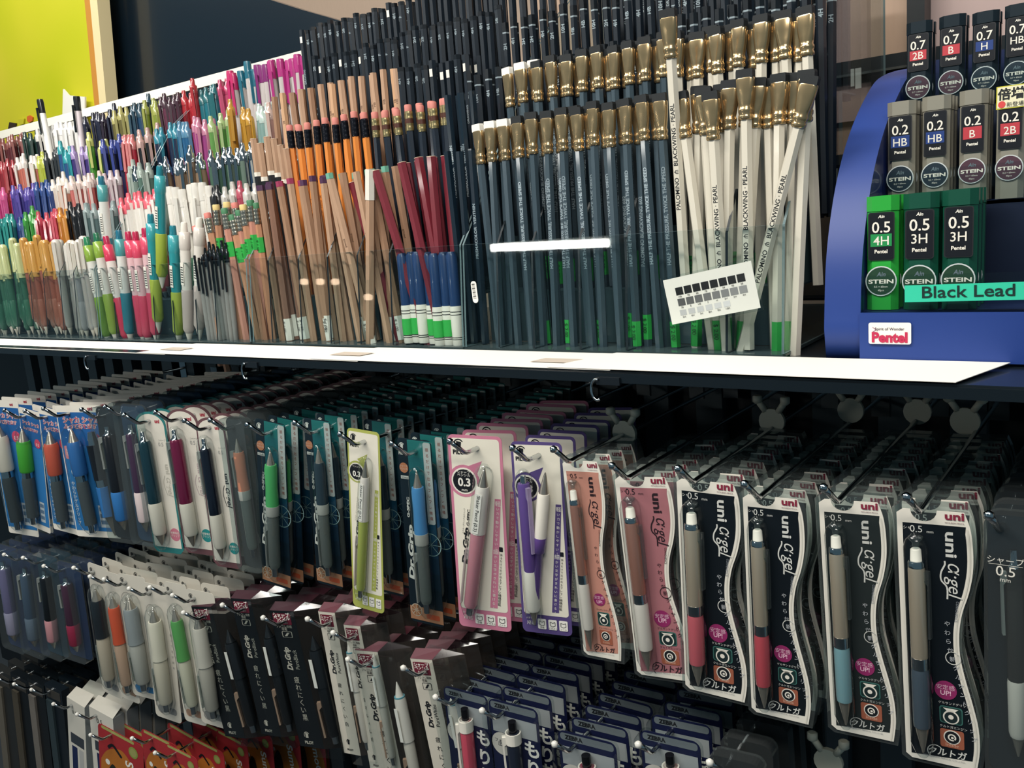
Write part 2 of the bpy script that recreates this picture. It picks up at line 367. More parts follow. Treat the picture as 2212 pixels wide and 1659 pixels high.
# ================================================================== LOOSE PENCILS AND PENS
PR = {}
def hexbar(mb, z0, z1, r, mat): return mb.lathe([(z0, r), (z1, r)], mat, hexa=True)
GREEN = M('#2fae4a', .5); STK = M('#e6e3d8', .5)
def hexpencil(key, col, L=.19, r=.0038, ends=None, cap=None, capcol=None, txt=None, txtmat=None, sticker=None, tz=.5, tsize=.0048, ring=None, ferr=None, name='pencil', tdir=1, core=False):
    """pencil standing on z=0; parts: ferrule, eraser, end cap, price sticker"""
    mb = MB(); hexbar(mb, 0, L, r, col)
    yf = -r*.866-.0003 if False else -r*.87
    if core: mb.lathe([(L, r*.97), (L+.0004, r*.95)], M('#d9c3a8', .6), n=10); mb.lathe([(L+.0004, r*.3), (L+.0006, r*.3)], INK, n=8)
    if ring:
        mb.lathe([(L-.011, r*1.03), (L-.0095, r*1.03)], ring, hexa=True)
    if txt:
        mb.text(txt, (tsize*.36*(1 if tdir > 0 else -1), -r*.875, L*tz), tsize, txtmat, right=(0, 0, tdir), up=(-tdir, 0, 0), bold=.02)
    o = mb.build(name)
    if cap: MB().lathe([(L-cap, r*1.04), (L+.0003, r*1.04)], capcol, hexa=True).build('end_cap', o)
    if sticker:
        smat, s0, s1, stx = sticker; q = MB().lathe([(s0, r*1.07), (s1, r*1.07)], smat, hexa=True) if s1-s0 > .01 else MB().box((-r*.45, -r*.93, s0), (r*.45, -r*.85, s1), smat)
        if stx: q.text(stx, (-.002, -r*1.12, s1-.003), .0052, M('#17301c' if smat is GREEN else '#2a2a2a'), right=(0, 0, -1), up=(1, 0, 0))
        q.build('price_sticker', o)
    if ferr == 'flat':
        f = MB(); z = L-.002; rr = r*1.1
        prof = [(z, rr, rr), (z+.001, rr*1.12, rr*1.12), (z+.003, rr*1.12, rr*1.12), (z+.004, rr*.98, rr*.98), (z+.006, rr*1.14, rr*1.14), (z+.008, rr*1.14, rr*1.14), (z+.009, rr, rr), (z+.0115, rr*1.1, rr), (z+.016, rr*1.24, rr*.88), (z+.022, rr*1.36, rr*.78), (z+.030, rr*1.43, rr*.72), (z+.031, rr*1.36, rr*.66)]
        n = 16; vs = []; fs = []
        for zz, a_, b_ in prof:
            k = (a_/b_-1)
            for i in range(n):
                t_ = 2*math.pi*i/n; c_, s_ = math.cos(t_), math.sin(t_); p = 1-.45*min(1, k)
                vs.append((a_*math.copysign(abs(c_)**p, c_), b_*math.copysign(abs(s_)**p, s_), zz))
        for j in range(len(prof)-1):
            for i in range(n): fs.append((j*n+i, j*n+(i+1) % n, (j+1)*n+(i+1) % n, (j+1)*n+i))
        f.add(vs, fs, GOLD, True).build('ferrule', o)
        a_, b_ = rr*1.32, rr*.6; z = L+.0285
        e = MB(); pts = [(-a_, z), (a_, z), (a_, z+.005), (a_*.93, z+.0068), (-a_*.93, z+.0068), (-a_, z+.005)]
        e.plate(pts, -b_, b_, ends).build('eraser', o)
    elif ferr:
        fm, fl, bands = ferr; z = L-.001
        pr = [(z, r*1.06)]
        for k in range(4): pr += [(z+fl*(k+.3)/4, r*1.06), (z+fl*(k+.5)/4, r*1.13), (z+fl*(k+.8)/4, r*1.06)]
        pr.append((z+fl, r*1.06)); f = MB().lathe(pr, fm, n=12)
        if bands: f.lathe([(z+fl*.38, r*1.15), (z+fl*.62, r*1.15)], bands, n=12)
        f.build('ferrule', o)
        MB().lathe([(z+fl, r*.98), (z+fl+.006, r*.98), (z+fl+.007, r*.8)], ends, n=12).build('eraser', o)
    return o
def place(protos, px0, px1, py0, py1, Y, ztop, pitch, lab, cat, group, L, jx=.0008, jy=.004, jz=.002, lean=2.0, tilt=0., back=3., ymin=None):
    """one tier section: individuals side by side from px0 to px1"""
    x0, x1 = at(px0, py0, Y).x, at(px1, py1, Y).x; n = max(1, round((x1-x0)/pitch))
    for i in range(n):
        pr = random.choice(protos) if isinstance(protos, list) else protos
        y = Y+jy*(1 if i % 2 else -1)+rnd(-jy, jy)*.3
        zt = ztop+rnd(-jz, jz); a = math.radians(tilt+rnd(-lean, lean)); b_ = math.radians(-back)
        x = x0+(i+.5)*(x1-x0)/n+rnd(-jx, jx)
        base = Matrix.Translation((x-math.sin(a)*L, y-.0, zt-L*math.cos(a))) @ Matrix.Rotation(a, 4, 'Y') @ Matrix.Rotation(b_*.3, 4, 'X') @ Matrix.Rotation(rnd(-.25, .25), 4, 'Z')
        clone(pr, base, lab, cat, group)
SLATE = M('#42525c', .38, .15, .4); PEARL = M('#d9d3c4', .35, 0, .5); BLACKP = M('#121c26', .4, 0, .4); NAVY = M('#16222e', .35, 0, .5)
CEDAR = M('#a07c62', .6, noise=.35); CEDAR2 = M('#b8957a', .6, noise=.3); CEDAR3 = M('#866250', .6, noise=.3); MAROON = M('#742330', .4, 0, .3); ORANGE = M('#d98438', .45)
ERB = M('#141a1e', .7); ERW = M('#f0ece2', .6); ERP = M('#c47a70', .7); SILT = M('#aebcc2', .3, .5); BRWN = M('#4d2c22', .4)
p602 = [hexpencil('a', SLATE, .182, .0040, ends=ERB, ferr='flat', txt=tx_, txtmat=SILT, tz=.42, tsize=.0046, sticker=sk, name='ferrule_pencil') for tx_, sk in
        (('HALF THE PRESSURE, TWICE THE SPEED', None), ('PALOMINO BLACKWING 602', (GREEN, .012, .034, '$ 2.00')), (None, None), ('HALF THE PRESSURE, TWICE THE SPEED', (GREEN, .006, .028, '$ 2.00')))]
p602w = [hexpencil('w', SLATE, .182, .0040, ends=ERW, ferr='flat', txt=None, name='ferrule_pencil')]
ppearl = [hexpencil('p', PEARL, .182, .0046, ends=ERB, ferr='flat', txt=tx_, txtmat=INK, tz=.33, tsize=.0052, sticker=sk, name='pearl_pencil') for tx_, sk in
          (('PALOMINO  ⋔  BLACKWING · PEARL', None), (None, (GREEN, .004, .03, '$ 2.00')), (None, None), (None, (GREEN, .002, .028, None)))]
fix = {}
# tier tops (Y, z) measured as planes
Y1, Y2, Y3, Y4, Y5 = .695, .738, .782, .826, .87
def zt(px, py, Y): return at(px, py, Y).z
FERH = .0355
place(p602w, 1024, 1108, 262, 253, Y1, zt(1060, 262, Y1)-FERH, .0078, 'slate hexagonal pencil with flat gold ferrule and white eraser in the front tier', 'pencil', 'slate pencils with white erasers, front tier', .182)
place(p602, 1108, 1436, 248, 200, Y1, zt(1270, 225, Y1)-FERH, .0080, 'slate hexagonal pencil with flat gold ferrule and black eraser in the front tier', 'pencil', 'slate pencils with black erasers, front tier', .182)
place([ppearl[1], ppearl[2], ppearl[3]], 1462, 1750, 190, 165, Y1, zt(1600, 172, Y1)-FERH, .0098, 'white pearl pencil with flat gold ferrule and black eraser in the front tier', 'pencil', 'pearl white pencils, front tier', .182, jy=.004, lean=6)
place(p602w, 1087, 1150, 140, 130, Y2, zt(1100, 141, Y2)-FERH, .0078, 'slate pencil with flat gold ferrule and white eraser in the second tier', 'pencil', 'slate pencils with white erasers, second tier', .182)
place(p602, 1152, 1440, 128, 70, Y2, zt(1300, 100, Y2)-FERH, .0080, 'slate pencil with flat gold ferrule and black eraser in the second tier', 'pencil', 'slate pencils with black erasers, second tier', .182)
place([ppearl[1], ppearl[2]], 1450, 1757, 62, 28, Y2, zt(1600, 45, Y2)-FERH, .0090, 'white pearl pencil with flat gold ferrule and black eraser in the second tier', 'pencil', 'pearl white pencils, second tier', .182)
# pearl pencils that stand out, with lettering
def single(proto, top, bot, Y, L, lab, cat, Yb=None, group=None, spin=0):
    A = at(*top, Y); B = at(*bot, Yb or Y); d = (A-B).normalized()
    q = d.to_track_quat('Z', 'Y').to_matrix().to_4x4()
    # keep the front facet toward the aisle
    xax = Vector((0, 1, 0)).cross(d).normalized(); xax = (Matrix.Rotation(spin, 3, d) @ xax); yax = d.cross(xax)
    mm = Matrix((xax, yax, d)).transposed().to_4x4(); mm.translation = A-d*L
    return clone(proto, mm, lab, cat, group)
single(ppearl[0], (1443, 22), (1481, 620), .685, .2165, 'white pearl pencil lettered in black, standing a head above the front tier', 'pencil', .70)
for top, bot, s, lb in (((1610, 152), (1618, 760), 0, 'lettered white pearl pencil standing upright right of the swatch card'), ((1752, 165), (1600, 765), 0, 'lettered white pearl pencil leaning hard to the left across its neighbours'), ((1535, 200), (1570, 765), 0, 'lettered white pearl pencil leaning slightly right behind the swatch card')):
    single(ppearl[0], top, bot, .686, .2165, lb, 'pencil')
# black drawing pencils, tiers 3-5
DL = ['2B', '4B', '6B', 'HB', '2H', '4H', 'H', 'B', 'F']
pblk = [hexpencil('k', BLACKP, .185, .0043, ring=None, txt=random.choice(DL), txtmat=SILT, tz=.9, tsize=.0055, name='drawing_pencil', cap=.004, capcol=M('#0d1218', .3, 0, .6)) for k in range(5)]
pblk += [hexpencil('k', BLACKP, .185, .0043, txt='DRAWING', txtmat=SILT, tz=.62, tsize=.004, sticker=(STK, .168, .176, None), name='drawing_pencil')]
pring = [hexpencil('k', BLACKP, .185, .0040, ring=SILT, txt=x, txtmat=SILT, tz=.85, tsize=.0055, name='banded_pencil', cap=.009, capcol=BLK) for x in ('10H', 'HB', '2H', '4H')]
place(pring, 1018, 1440, 228, 60, Y3, zt(1100, 118, Y3)-.012, .0062, 'black pencil with a silver band behind the gold ferrules of the second tier', 'pencil', 'black banded pencils, third tier', .185, lean=.8, jy=.006, jz=.003)
place(pring, 1438, 1800, 30, -20, Y3, zt(1500, 15, Y3)-.006, .0062, 'black pencil with a silver band behind the pearl pencils', 'pencil', 'black banded pencils behind the pearl pencils', .185, lean=.8, jy=.006, jz=.003)
place(pring, 1085, 1800, 20, -60, Y4, CZ+.205, .0062, 'black pencil with a silver band in the fourth tier', 'pencil', 'black banded pencils, fourth tier', .185, lean=.8, jy=.006, jz=.003)
place(pblk, 1060, 1830, -20, -90, Y5, CZ+.262, .0068, 'plain black drawing pencil in the topmost tier above the gold ferrules', 'pencil', 'black drawing pencils, top tier right', .185, lean=.8, jy=.006, jz=.003)
place(pblk, 868, 1025, 150, 120, Y3, zt(870, 152, Y3), .0058, 'plain black drawing pencil right of the natural pencils', 'pencil', 'black drawing pencils beside the natural ones', .185, lean=.8, jy=.006, jz=.003)
place(pblk, 682, 868, 122, 95, Y4, zt(760, 108, Y4), .0058, 'plain black drawing pencil behind the natural pencils', 'pencil', 'black drawing pencils behind the natural ones', .185, lean=.8, jy=.006, jz=.003)
place(pblk, 868, 1085, 75, 30, Y4, zt(960, 50, Y4), .0058, 'plain black drawing pencil in the fourth tier, middle of the shelf', 'pencil', 'black drawing pencils, fourth tier middle', .185, lean=.8, jy=.006, jz=.003)
place(pblk, 652, 892, 66, 5, Y5, zt(770, 33, Y5), .0058, 'plain black drawing pencil against the beige wall in the top tier', 'pencil', 'black drawing pencils, top tier middle', .185, lean=.8, jy=.006, jz=.003)
place(pblk, 902, 1075, -5, -30, Y5, zt(770, 33, Y5)+.018, .0058, 'plain black drawing pencil right of the beige gap in the top tier', 'pencil', 'black drawing pencils right of the beige gap', .185, lean=.8, jy=.006, jz=.003)
pnat = [hexpencil('n', x, .19, .0042, txt=t_, txtmat=M('#5d4330', .6), tz=.8, tsize=.0042, name='cedar_pencil') for x, t_ in ((CEDAR2, None), (CEDAR2, 'HB'), (CEDAR, None), (M('#cba27e', .6, noise=.25), '2B'))]
place(pnat, 588, 862, 205, 152, Y3, zt(720, 178, Y3), .0088, 'plain natural wood pencil in the third tier', 'pencil', 'natural wood pencils, third tier', .19)
pora = [hexpencil('o', ORANGE, .18, .0040, ends=ERP, ferr=(M('#20222a', .25, .6), .02, None), txt=t_, txtmat=M('#8a4a1c', .5), tz=.55, tsize=.005, name='eraser_pencil') for t_ in ('★ 9850 ★', None)]
place(pora, 620, 803, 268, 243, Y2, zt(712, 255, Y2)-.026, .0078, 'orange pencil with black ferrule and pink eraser', 'pencil', 'orange pencils in the second tier', .18)
pblu = [hexpencil('b', M('#1d2632', .35, 0, .4), .18, .0041, ends=ERP, ferr=(M('#cdbb8a', .3, .9), .02, BRWN), txt=t_, txtmat=SILT, tz=.5, tsize=.0042, name='banded_eraser_pencil') for t_ in ('9000 MADE', None, None)]
place(pblu, 803, 968, 243, 212, Y2, zt(885, 228, Y2)-.026, .0082, 'dark navy pencil with cream and brown banded ferrule and pink eraser', 'pencil', 'navy eraser pencils, second tier', .18)
pver = [hexpencil('v', M('#10202c', .3, 0, .6), .188, .0041, txt=t_, txtmat=SILT, tz=.45, tsize=.0046, name='verithin_pencil'.replace('verithin', 'navy')) for t_ in ('PRISMACOLOR  VERITHIN', None, None)]
place(pver, 962, 1018, 210, 205, Y2, zt(985, 212, Y2)+.004, .0080, 'long navy pencil in the second tier, left of the gold ferrules', 'pencil', 'navy pencils, second tier', .188)
place(pver, 962, 1040, 328, 322, Y1, zt(1000, 326, Y1), .0078, 'navy pencil in the front tier between the maroon and the ferrule pencils', 'pencil', 'navy pencils, front tier', .188)
# front tier of the middle organiser: cedar pencils with dyed ends
def ced(c, cc, st_): return hexpencil('c', c, .186, .0044, cap=.006 if cc else None, capcol=cc, sticker=st_, txt='pencil' if cc is None else None, txtmat=M('#4d3626'), tz=.6, tsize=.004, name='cedar_pencil')
PUR = M('#4b2a4a', .5); MAG = M('#9a3558', .5); TEA = M('#6aa893', .5)
s1 = (STK, .004, .03, '$ 1.00')
zz = zt(760, 372, Y1)
place([ced(CEDAR, PUR, None), ced(CEDAR3, PUR, s1)], 556, 600, 398, 392, Y1-.004, zz, .0095, 'natural cedar pencil with dark purple end, front tier left', 'pencil', 'purple-ended cedar pencils', .186, tilt=-4, lean=3)
place([ced(CEDAR2, MAG, None), ced(CEDAR, MAG, s1)], 600, 645, 390, 384, Y1-.004, zz, .0095, 'natural cedar pencil with magenta end, front tier', 'pencil', 'magenta-ended cedar pencils', .186, tilt=-3, lean=3)
place([ced(CEDAR, PUR, s1), ced(CEDAR2, PUR, None)], 650, 705, 382, 376, Y1, zz, .009, 'natural cedar pencil with plum end near the orange pencils', 'pencil', 'plum-ended cedar pencils', .186, tilt=-2, lean=3)
place([ced(CEDAR2, TEA, None), ced(CEDAR, TEA, s1), ced(CEDAR, None, s1), ced(CEDAR2, None, None)], 708, 855, 374, 362, Y1, zz, .0098, 'natural cedar pencil with teal or bare end, centre of the front tier', 'pencil', 'teal-ended and bare cedar pencils', .186, tilt=-3, lean=7)
pmar = hexpencil('m', MAROON, .19, .0050, core=True, name='maroon_pencil')
place(pmar, 872, 958, 352, 340, Y1, zt(910, 345, Y1), .0088, 'dark red pencil leaning in the front tier', 'pencil', 'dark red pencils', .19, lean=4, tilt=-3, jy=.006)
single(pmar, (812, 370), (870, 560), .685, .19, 'dark red pencil leaning left across the cedar pencils', 'pencil')
single(pmar, (762, 395), (830, 620), .70, .19, 'dark red pencil half hidden among the cedar pencils', 'pencil')
single(pmar, (868, 352), (925, 600), .684, .19, 'dark red pencil leaning left, first of the dark red bunch', 'pencil')
single(ced(CEDAR2, None, s1), (716, 388), (800, 720), .683, .186, 'bare cedar pencil leaning in front of the teal-ended ones', 'pencil')
tag(single(hexpencil('q', CEDAR2, .186, .0052, sticker=(STK, .155, .186, None), name='cedar_pencil'), (800, 366), (800, 740), .682, .186, 'cedar pencil wrapped in a white sticker at its top', 'pencil'))
# short navy markers with white caps behind the lower front panel
mk = []
for g in (None, GREEN):
    o = MB().lathe([(.036, .0058), (.09, .0058), (.094, .004)], M('#1d3a66', .35, 0, .4), n=12).build('marker')
    q = MB().lathe([(0, .006), (.001, .0063), (.038, .0063), (.04, .0058)], WHITE, n=12)
    for z in (.006, .008, .031, .034): q.lathe([(z, .0064), (z+.0008, .0064)], INK, n=12)
    q.build('cap', o)
    if g: MB().lathe([(.009, .0066), (.026, .0066)], g, n=12).build('price_sticker', o)
    mk.append(o)
place(mk, 862, 985, 590, 585, .684, ZS+.099, .0105, 'blue marker with white striped cap standing in the lower front compartment', 'marker', 'blue markers with white caps', .095, jy=.001, lean=.5)
# ------------------------------------------------------------------ coloured pens on the left
def clickpen(body, top, grip=None, tip=None, kind='click', L=.145, r=.0058, nm='gel_pen', clipmat=None):
    """pen standing tip down: origin at the tip"""
    def sec(mb, prof, mat): return mb.lathe([(z*L, q*r) for z, q in prof], mat, n=10)
    mb = sec(MB(), [(.08, .62), (.11, .9), (.45, 1), (.8, 1), (.84, .95)], body); o = mb.build(nm)
    sec(MB(), [(0, .12), (.03, .3), (.08, .62)], tip or CHROME).build('tip', o)
    if grip: sec(MB(), [(.09, .8), (.12, 1.12), (.36, 1.12), (.38, 1.02)], grip).build('grip', o)
    if kind == 'click':
        q = sec(MB(), [(.84, 1.02), (.92, 1.02), (.935, .6), (.98, .58), (1.0, .45)], top)
    elif kind == 'cap':
        q = sec(MB(), [(.62, 1.12), (.95, 1.15), (.985, 1.0), (1.0, .6)], top)
    else:
        q = sec(MB(), [(.84, 1.02), (.97, 1.05), (1.0, .95)], top)
    w = r*.35
    cz0, cz1 = (.9, .6) if kind != 'cap' else (.97, .66)
    q.box((-w, -r*1.75, cz1*L), (w, -r*1.35, cz0*L), clipmat or top); q.box((-w, -r*1.4, (cz0-.02)*L), (w, -r*.8, cz0*L), clipmat or top)
    q.build('cap' if kind == 'cap' else 'push_button', o)
    return o
def row(Y, z, segs, tier, L=.15, pitch=.0105, jy=.006):
    for px0, px1, py, protos, colour in segs:
        if not isinstance(protos, (list, tuple)): protos = [protos]
        x0, x1 = at(px0, py, Y).x, at(px1, py, Y).x
        n = max(1, round((x1-x0)/pitch))
        for i in range(n):
            pr = random.choice(protos); y = Y+rnd(-jy, jy); a = math.radians(rnd(-1.8, 1.8)-1)
            zz_ = z+rnd(-.004, .004)+(.012 if random.random() < .06 else 0)
            mm = Matrix.Translation((x0+(i+.5)*(x1-x0)/n-math.sin(a)*L, y, zz_-L*math.cos(a))) @ Matrix.Rotation(a, 4, 'Y') @ Matrix.Rotation(rnd(-.06, 0), 4, 'X') @ Matrix.Rotation(.9+rnd(-.5, .5), 4, 'Z')
            clone(pr, mm, '%s, %s' % (colour, tier), 'pen', '%s pens in the %s' % (colour.split(' with')[0].replace(' pen', ''), tier))
def cp(b, t, g=None, tip=None, kind='click', **k): return clickpen(P(dull(b)) if isinstance(b, str) else b, P(dull(t)) if isinstance(t, str) else t, P(dull(g)) if isinstance(g, str) else g, P(tip) if isinstance(tip, str) else tip, kind, **k)
lt = lambda c: M(dull(c), .25, 0, .5, trans=.15)
row(.693, CZ+.023, [(-130, 45, 525, cp(lt('#3f7a5c'), lt('#d3dc9c'), '#3f8060', '#e8d8c8', 'cap'), 'green gel pen with pale yellow cap'),
     (45, 112, 520, cp(lt('#b7624a'), lt('#e0a44a'), '#b86a50', '#e8d8c8', 'cap'), 'orange gel pen with amber cap'),
     (112, 186, 512, [cp(lt('#b4aeb0'), lt('#e6dfd0'), '#b9b2b4', '#e8d8c8', 'cap'), cp(lt('#c8bfb8'), lt('#efe8dc'), None, '#e8d8c8', 'cap')], 'clear gel pen with pale cap')],
    'front tier of the far left organiser', L=.148, pitch=.0098)
def grippen(grip, mid, top, knob): return clickpen(P(mid), P(knob), P(grip), M('#e6dcd0', .4), 'click', .155, .0062, 'grip_pen', P(top))
def shaker(grip, mid, top, knob, nm='grip_pen'):
    L = .16; r = .0066
    o = MB().lathe([(.45*L, r), (.78*L, r)], P(mid), n=14).build(nm)
    MB().lathe([(0, r*.15), (.02*L, r*.3), (.1*L, r*.75)], M('#e6dcd0', .4), n=14).build('tip', o)
    MB().lathe([(.1*L, r*.8), (.13*L, r*1.15), (.3*L, r*1.1), (.45*L, r*1.12), (.46*L, r)], M(grip, .5, 0, .1), n=14).build('grip', o)
    MB().lathe([(.78*L, r), (.8*L, r*1.1), (.92*L, r*1.05), (.925*L, r*.7)], P(top), n=14).build('top_sleeve', o)
    MB().lathe([(.925*L, r*.7), (.99*L, r*.62), (L, r*.5)], P(knob), n=12).build('push_button', o)
    q = MB().box((-r*.4, -r*1.02, .5*L), (r*.5, -r*1.0, .68*L), STK)
    for k in range(7): q.box((-r*.3, -r*1.04, (.52+.02*k)*L), (r*.4, -r*1.03, (.527+.02*k)*L), INK)
    q.build('label_sticker', o); return o
LIME = shaker('#6f9430', '#d8d6cf', '#7f9f3a', '#1f7a50'); LIM2 = shaker('#7f9a34', '#dcd8d0', '#86a83e', '#1c6c4a'); REDP = shaker('#c22a4a', '#e4d8d2', '#cf3a58', '#b3204a')
TEAL = shaker('#1f6f80', '#dfe0da', '#4f9a9c', '#1c6a82'); PINK = shaker('#c23a58', '#e0b8bc', '#d44a66', '#b3204a'); TLIM = shaker('#98a83a', '#2c8f96', '#3a9aa2', '#1f7a8a')
CLR = shaker('#b9aaa4', '#e3ddd4', '#cfc8c0', '#e8e4da')
for k, (pr, top, bot, lb) in enumerate([
    (LIME, (186, 512), (234, 735), 'lime green grip pen, leftmost in the second organiser'), (LIM2, (207, 503), (252, 738), 'lime green grip pen with dark green button beside the red one'),
    (REDP, (228, 510), (275, 735), 'red-topped grip pen between lime and teal pens'), (TEAL, (256, 497), (283, 738), 'teal grip pen with dark teal button in the front tier'),
    (PINK, (276, 500), (312, 740), 'pink grip pen, first of three'), (PINK, (292, 500), (322, 740), 'pink grip pen, second of three'), (PINK, (312, 492), (340, 742), 'pink grip pen with barcode sticker, third of three'),
    (TLIM, (325, 462), (345, 735), 'teal and lime pen standing upright in the front tier'), (TLIM, (345, 358), (352, 690), 'tall teal pen with lime grip rising above its tier'),
    (TLIM, (373, 487), (388, 742), 'teal and lime pen right of the tall one'), (CLR, (397, 480), (410, 742), 'pale clear grip pen with labelled barrel'), (CLR, (430, 470), (432, 742), 'pale clear grip pen right of the labelled one'),
    (TEAL, (218, 380), (245, 640), 'tall teal-topped pen rising through the second tier')]):
    single(pr, top, bot, .684 if k < 12 else .70, .16 if k not in (8,) else .16, lb, 'pen')
# slim clear mechanical pencils and temple pencils leaning
slim = clickpen(T('#c8c4c0', .5), M('#20262c', .2, .5, .5), None, CHROME, 'click', .15, .0036, 'slim_pen')
for i in range(8):
    single(slim, (424+i*9, 525+(i % 3)*6-i), (455+i*8, 745), .682+.003*(i % 3), .15, 'slim clear pen with smoky cap leaning in the front tier', 'pen', group='slim smoky pens')
tpn = []
for c1, c2 in (('#3f7a55', '#c08c6c'), ('#cf7a70', '#c08c6c'), ('#d8c080', '#b98668'), ('#3f7a55', '#c48a78')):
    tpn.append(hexpencil('t', M(c2, .5), .165, .0046, ends=M(c1, .6), ferr=(M('#b9b6a8', .25, .9), .018, None), sticker=(GREEN, .13, .148, '$ 1.50') if c1 != '#cf7a70' else None, name='green_eraser_pencil'))
for i, (x, y) in enumerate([(430, 470), (447, 458), (466, 440), (484, 448), (500, 462), (506, 436), (524, 440), (540, 430), (552, 436), (421, 486), (489, 434), (515, 452)]):
    single(tpn[i % 4], (x, y), (x+48+rnd(-14, 14), 742), .690+.004*(i % 3), .19, 'cedar pencil with silver ferrule, coloured eraser and green price sticker', 'pencil', group='cedar pencils with green price stickers')
# second tier
wp = clickpen(P('#e4e0d8'), P('#d8606e'), P('#c05a62'), CHROME, 'click', .15, .0058, 'white_pen', P('#e8e4dc'))
wg = clickpen(P('#e4e0d8'), P('#dcd8d0'), P('#4f7a62'), CHROME, 'stub', .15, .0058, 'white_pen', P('#e8e4dc'))
row(Y2, CZ+.076, [(-130, 26, 458, cp(lt('#1f7078'), lt('#2a9a94')), 'teal gel pen'), (26, 50, 455, cp('#1d3a74', '#274a8a'), 'navy gel pen'), (50, 76, 452, cp('#1e7a32', '#3aa03a'), 'green gel pen'),
     (76, 118, 448, cp(lt('#c5304a'), lt('#d8485e')), 'red gel pen'), (115, 150, 445, cp(lt('#d07a22'), lt('#e09434')), 'orange gel pen'), (142, 176, 438, cp('#11161c', '#11161c'), 'black pen'),
     (176, 240, 435, cp(T('#7f9a9c'), T('#b5c4c4'), '#5f7a80'), 'clear grey pen'), (250, 336, 408, wp, 'white pen with pink button'), (350, 445, 402, wg, 'white pen with green grip'),
     (445, 470, 400, cp('#12161a', '#1a1e24'), 'black clip pen'), (470, 492, 398, cp('#e2ded6', '#d6d2ca'), 'white clip pen'), (490, 548, 395, [cp('#20386a', '#2a4478'), cp('#c2455e', '#cc5068'), cp('#e2ded6', '#dcd8d0')], 'blue, pink or white pen')],
    'second tier', pitch=.0112)
row(Y3, CZ+.127, [(-130, 22, 398, cp(lt('#c23a7a'), lt('#d85a94')), 'magenta gel pen'), (22, 72, 392, cp(lt('#3a2f8a'), lt('#5a4aa8')), 'violet gel pen'), (72, 104, 388, cp('#20387a', '#2a4a90'), 'blue gel pen'),
     (100, 150, 378, [cp(lt('#e0c4b0'), lt('#f0e6da')), cp(lt('#d98a70'), lt('#f0e6da'))], 'cream gel pen'), (150, 212, 366, [cp(lt('#d8706a'), lt('#f0dcd4')), cp(lt('#e0a0a0'), lt('#f0dcd4'))], 'rose gel pen'),
     (212, 255, 356, cp(lt('#b08a98'), lt('#e0ccd0')), 'mauve gel pen'), (255, 345, 340, [cp(T('#6f8f84'), T('#c0ccc4')), cp(T('#8fa39a'), CHROME)], 'clear green pen'), (345, 440, 330, cp(T('#a89078'), CHROME, T('#b59a80', .7)), 'clear tan pen with silver top'),
     (440, 525, 312, [cp(T('#5f8270'), CHROME), cp(T('#7f9488'), CHROME)], 'clear pen with silver top'), (525, 590, 300, [cp(T('#34506f'), CHROME), cp(T('#b9bcb8'), CHROME)], 'clear blue pen with silver top')],
    'third tier', pitch=.0108)
row(Y4, CZ+.183, [(-130, 25, 345, cp(lt('#8a1c28'), lt('#a83038')), 'dark red gel pen'), (25, 75, 338, cp(lt('#c86a58'), lt('#e6dcd4')), 'salmon gel pen'), (72, 98, 334, cp(lt('#a8b42a'), lt('#c4cc50')), 'yellow-green gel pen'),
     (96, 128, 326, cp('#12181c', '#2a3034'), 'black gel pen'), (128, 158, 322, cp('#1d4f8a', '#2aa0a8'), 'blue gel pen'), (155, 188, 314, cp('#3a2a78', '#a890c8'), 'purple gel pen'), (185, 225, 306, cp(lt('#4a9a2c'), lt('#d8dc80')), 'green gel pen'),
     (220, 258, 298, cp('#181f4a', '#3a4aa0'), 'dark blue gel pen'), (250, 290, 285, cp(lt('#c82a40'), lt('#e08080')), 'bright red gel pen'), (288, 335, 278, cp('#11151c', '#d0a8a0'), 'black gel pen with pink button'),
     (333, 375, 262, cp('#14284a', '#2a90a8'), 'midnight blue gel pen'), (370, 405, 248, cp(lt('#23669a'), lt('#5a94b8')), 'sky blue gel pen'), (402, 450, 240, cp(lt('#a8408a'), lt('#d888a8')), 'orchid gel pen'),
     (450, 495, 238, cp(lt('#6aa850'), lt('#b8d090')), 'light green gel pen'), (492, 540, 222, cp(lt('#b8801c'), lt('#d8a030')), 'amber gel pen'), (540, 590, 216, cp(lt('#8fb4ae'), lt('#c8dcd4')), 'pale aqua gel pen'), (578, 610, 210, cp(lt('#c89a90'), lt('#e0c0b4')), 'blush gel pen')],
    'fourth tier', pitch=.0108)
row(Y5, CZ+.236, [(-130, 45, 298, [cp('#2c1416', '#6a3a34'), cp('#5a1c20', '#8a4a44')], 'maroon gel pen'), (45, 78, 288, cp('#14302a', '#203c34'), 'dark green gel pen'), (78, 104, 280, cp('#14181c', '#d8d4cc'), 'black gel pen'),
     (100, 180, 258, cp('#e8e6e2', '#f0eeea'), 'white pen'), (180, 242, 240, [cp('#161c34', '#20243c'), cp('#24182c', '#2c2034')], 'blackish blue pen'), (240, 278, 222, cp('#6a6230', '#b8b068'), 'olive pen'),
     (276, 314, 212, cp('#1c4468', '#2c4c60'), 'steel blue pen'), (310, 345, 204, cp('#8a9c34', '#a8b050', tip=None), 'lime pen'), (340, 384, 194, cp('#6a3048', '#4a2c3c'), 'plum pen'), (382, 422, 184, cp('#c0202c', '#c83038'), 'scarlet pen'),
     (420, 465, 176, cp('#1a7a8a', '#1f7078'), 'teal pen'), (462, 492, 168, cp('#d04a74', '#c83a6a'), 'hot pink pen')], 'top tier', pitch=.0105)
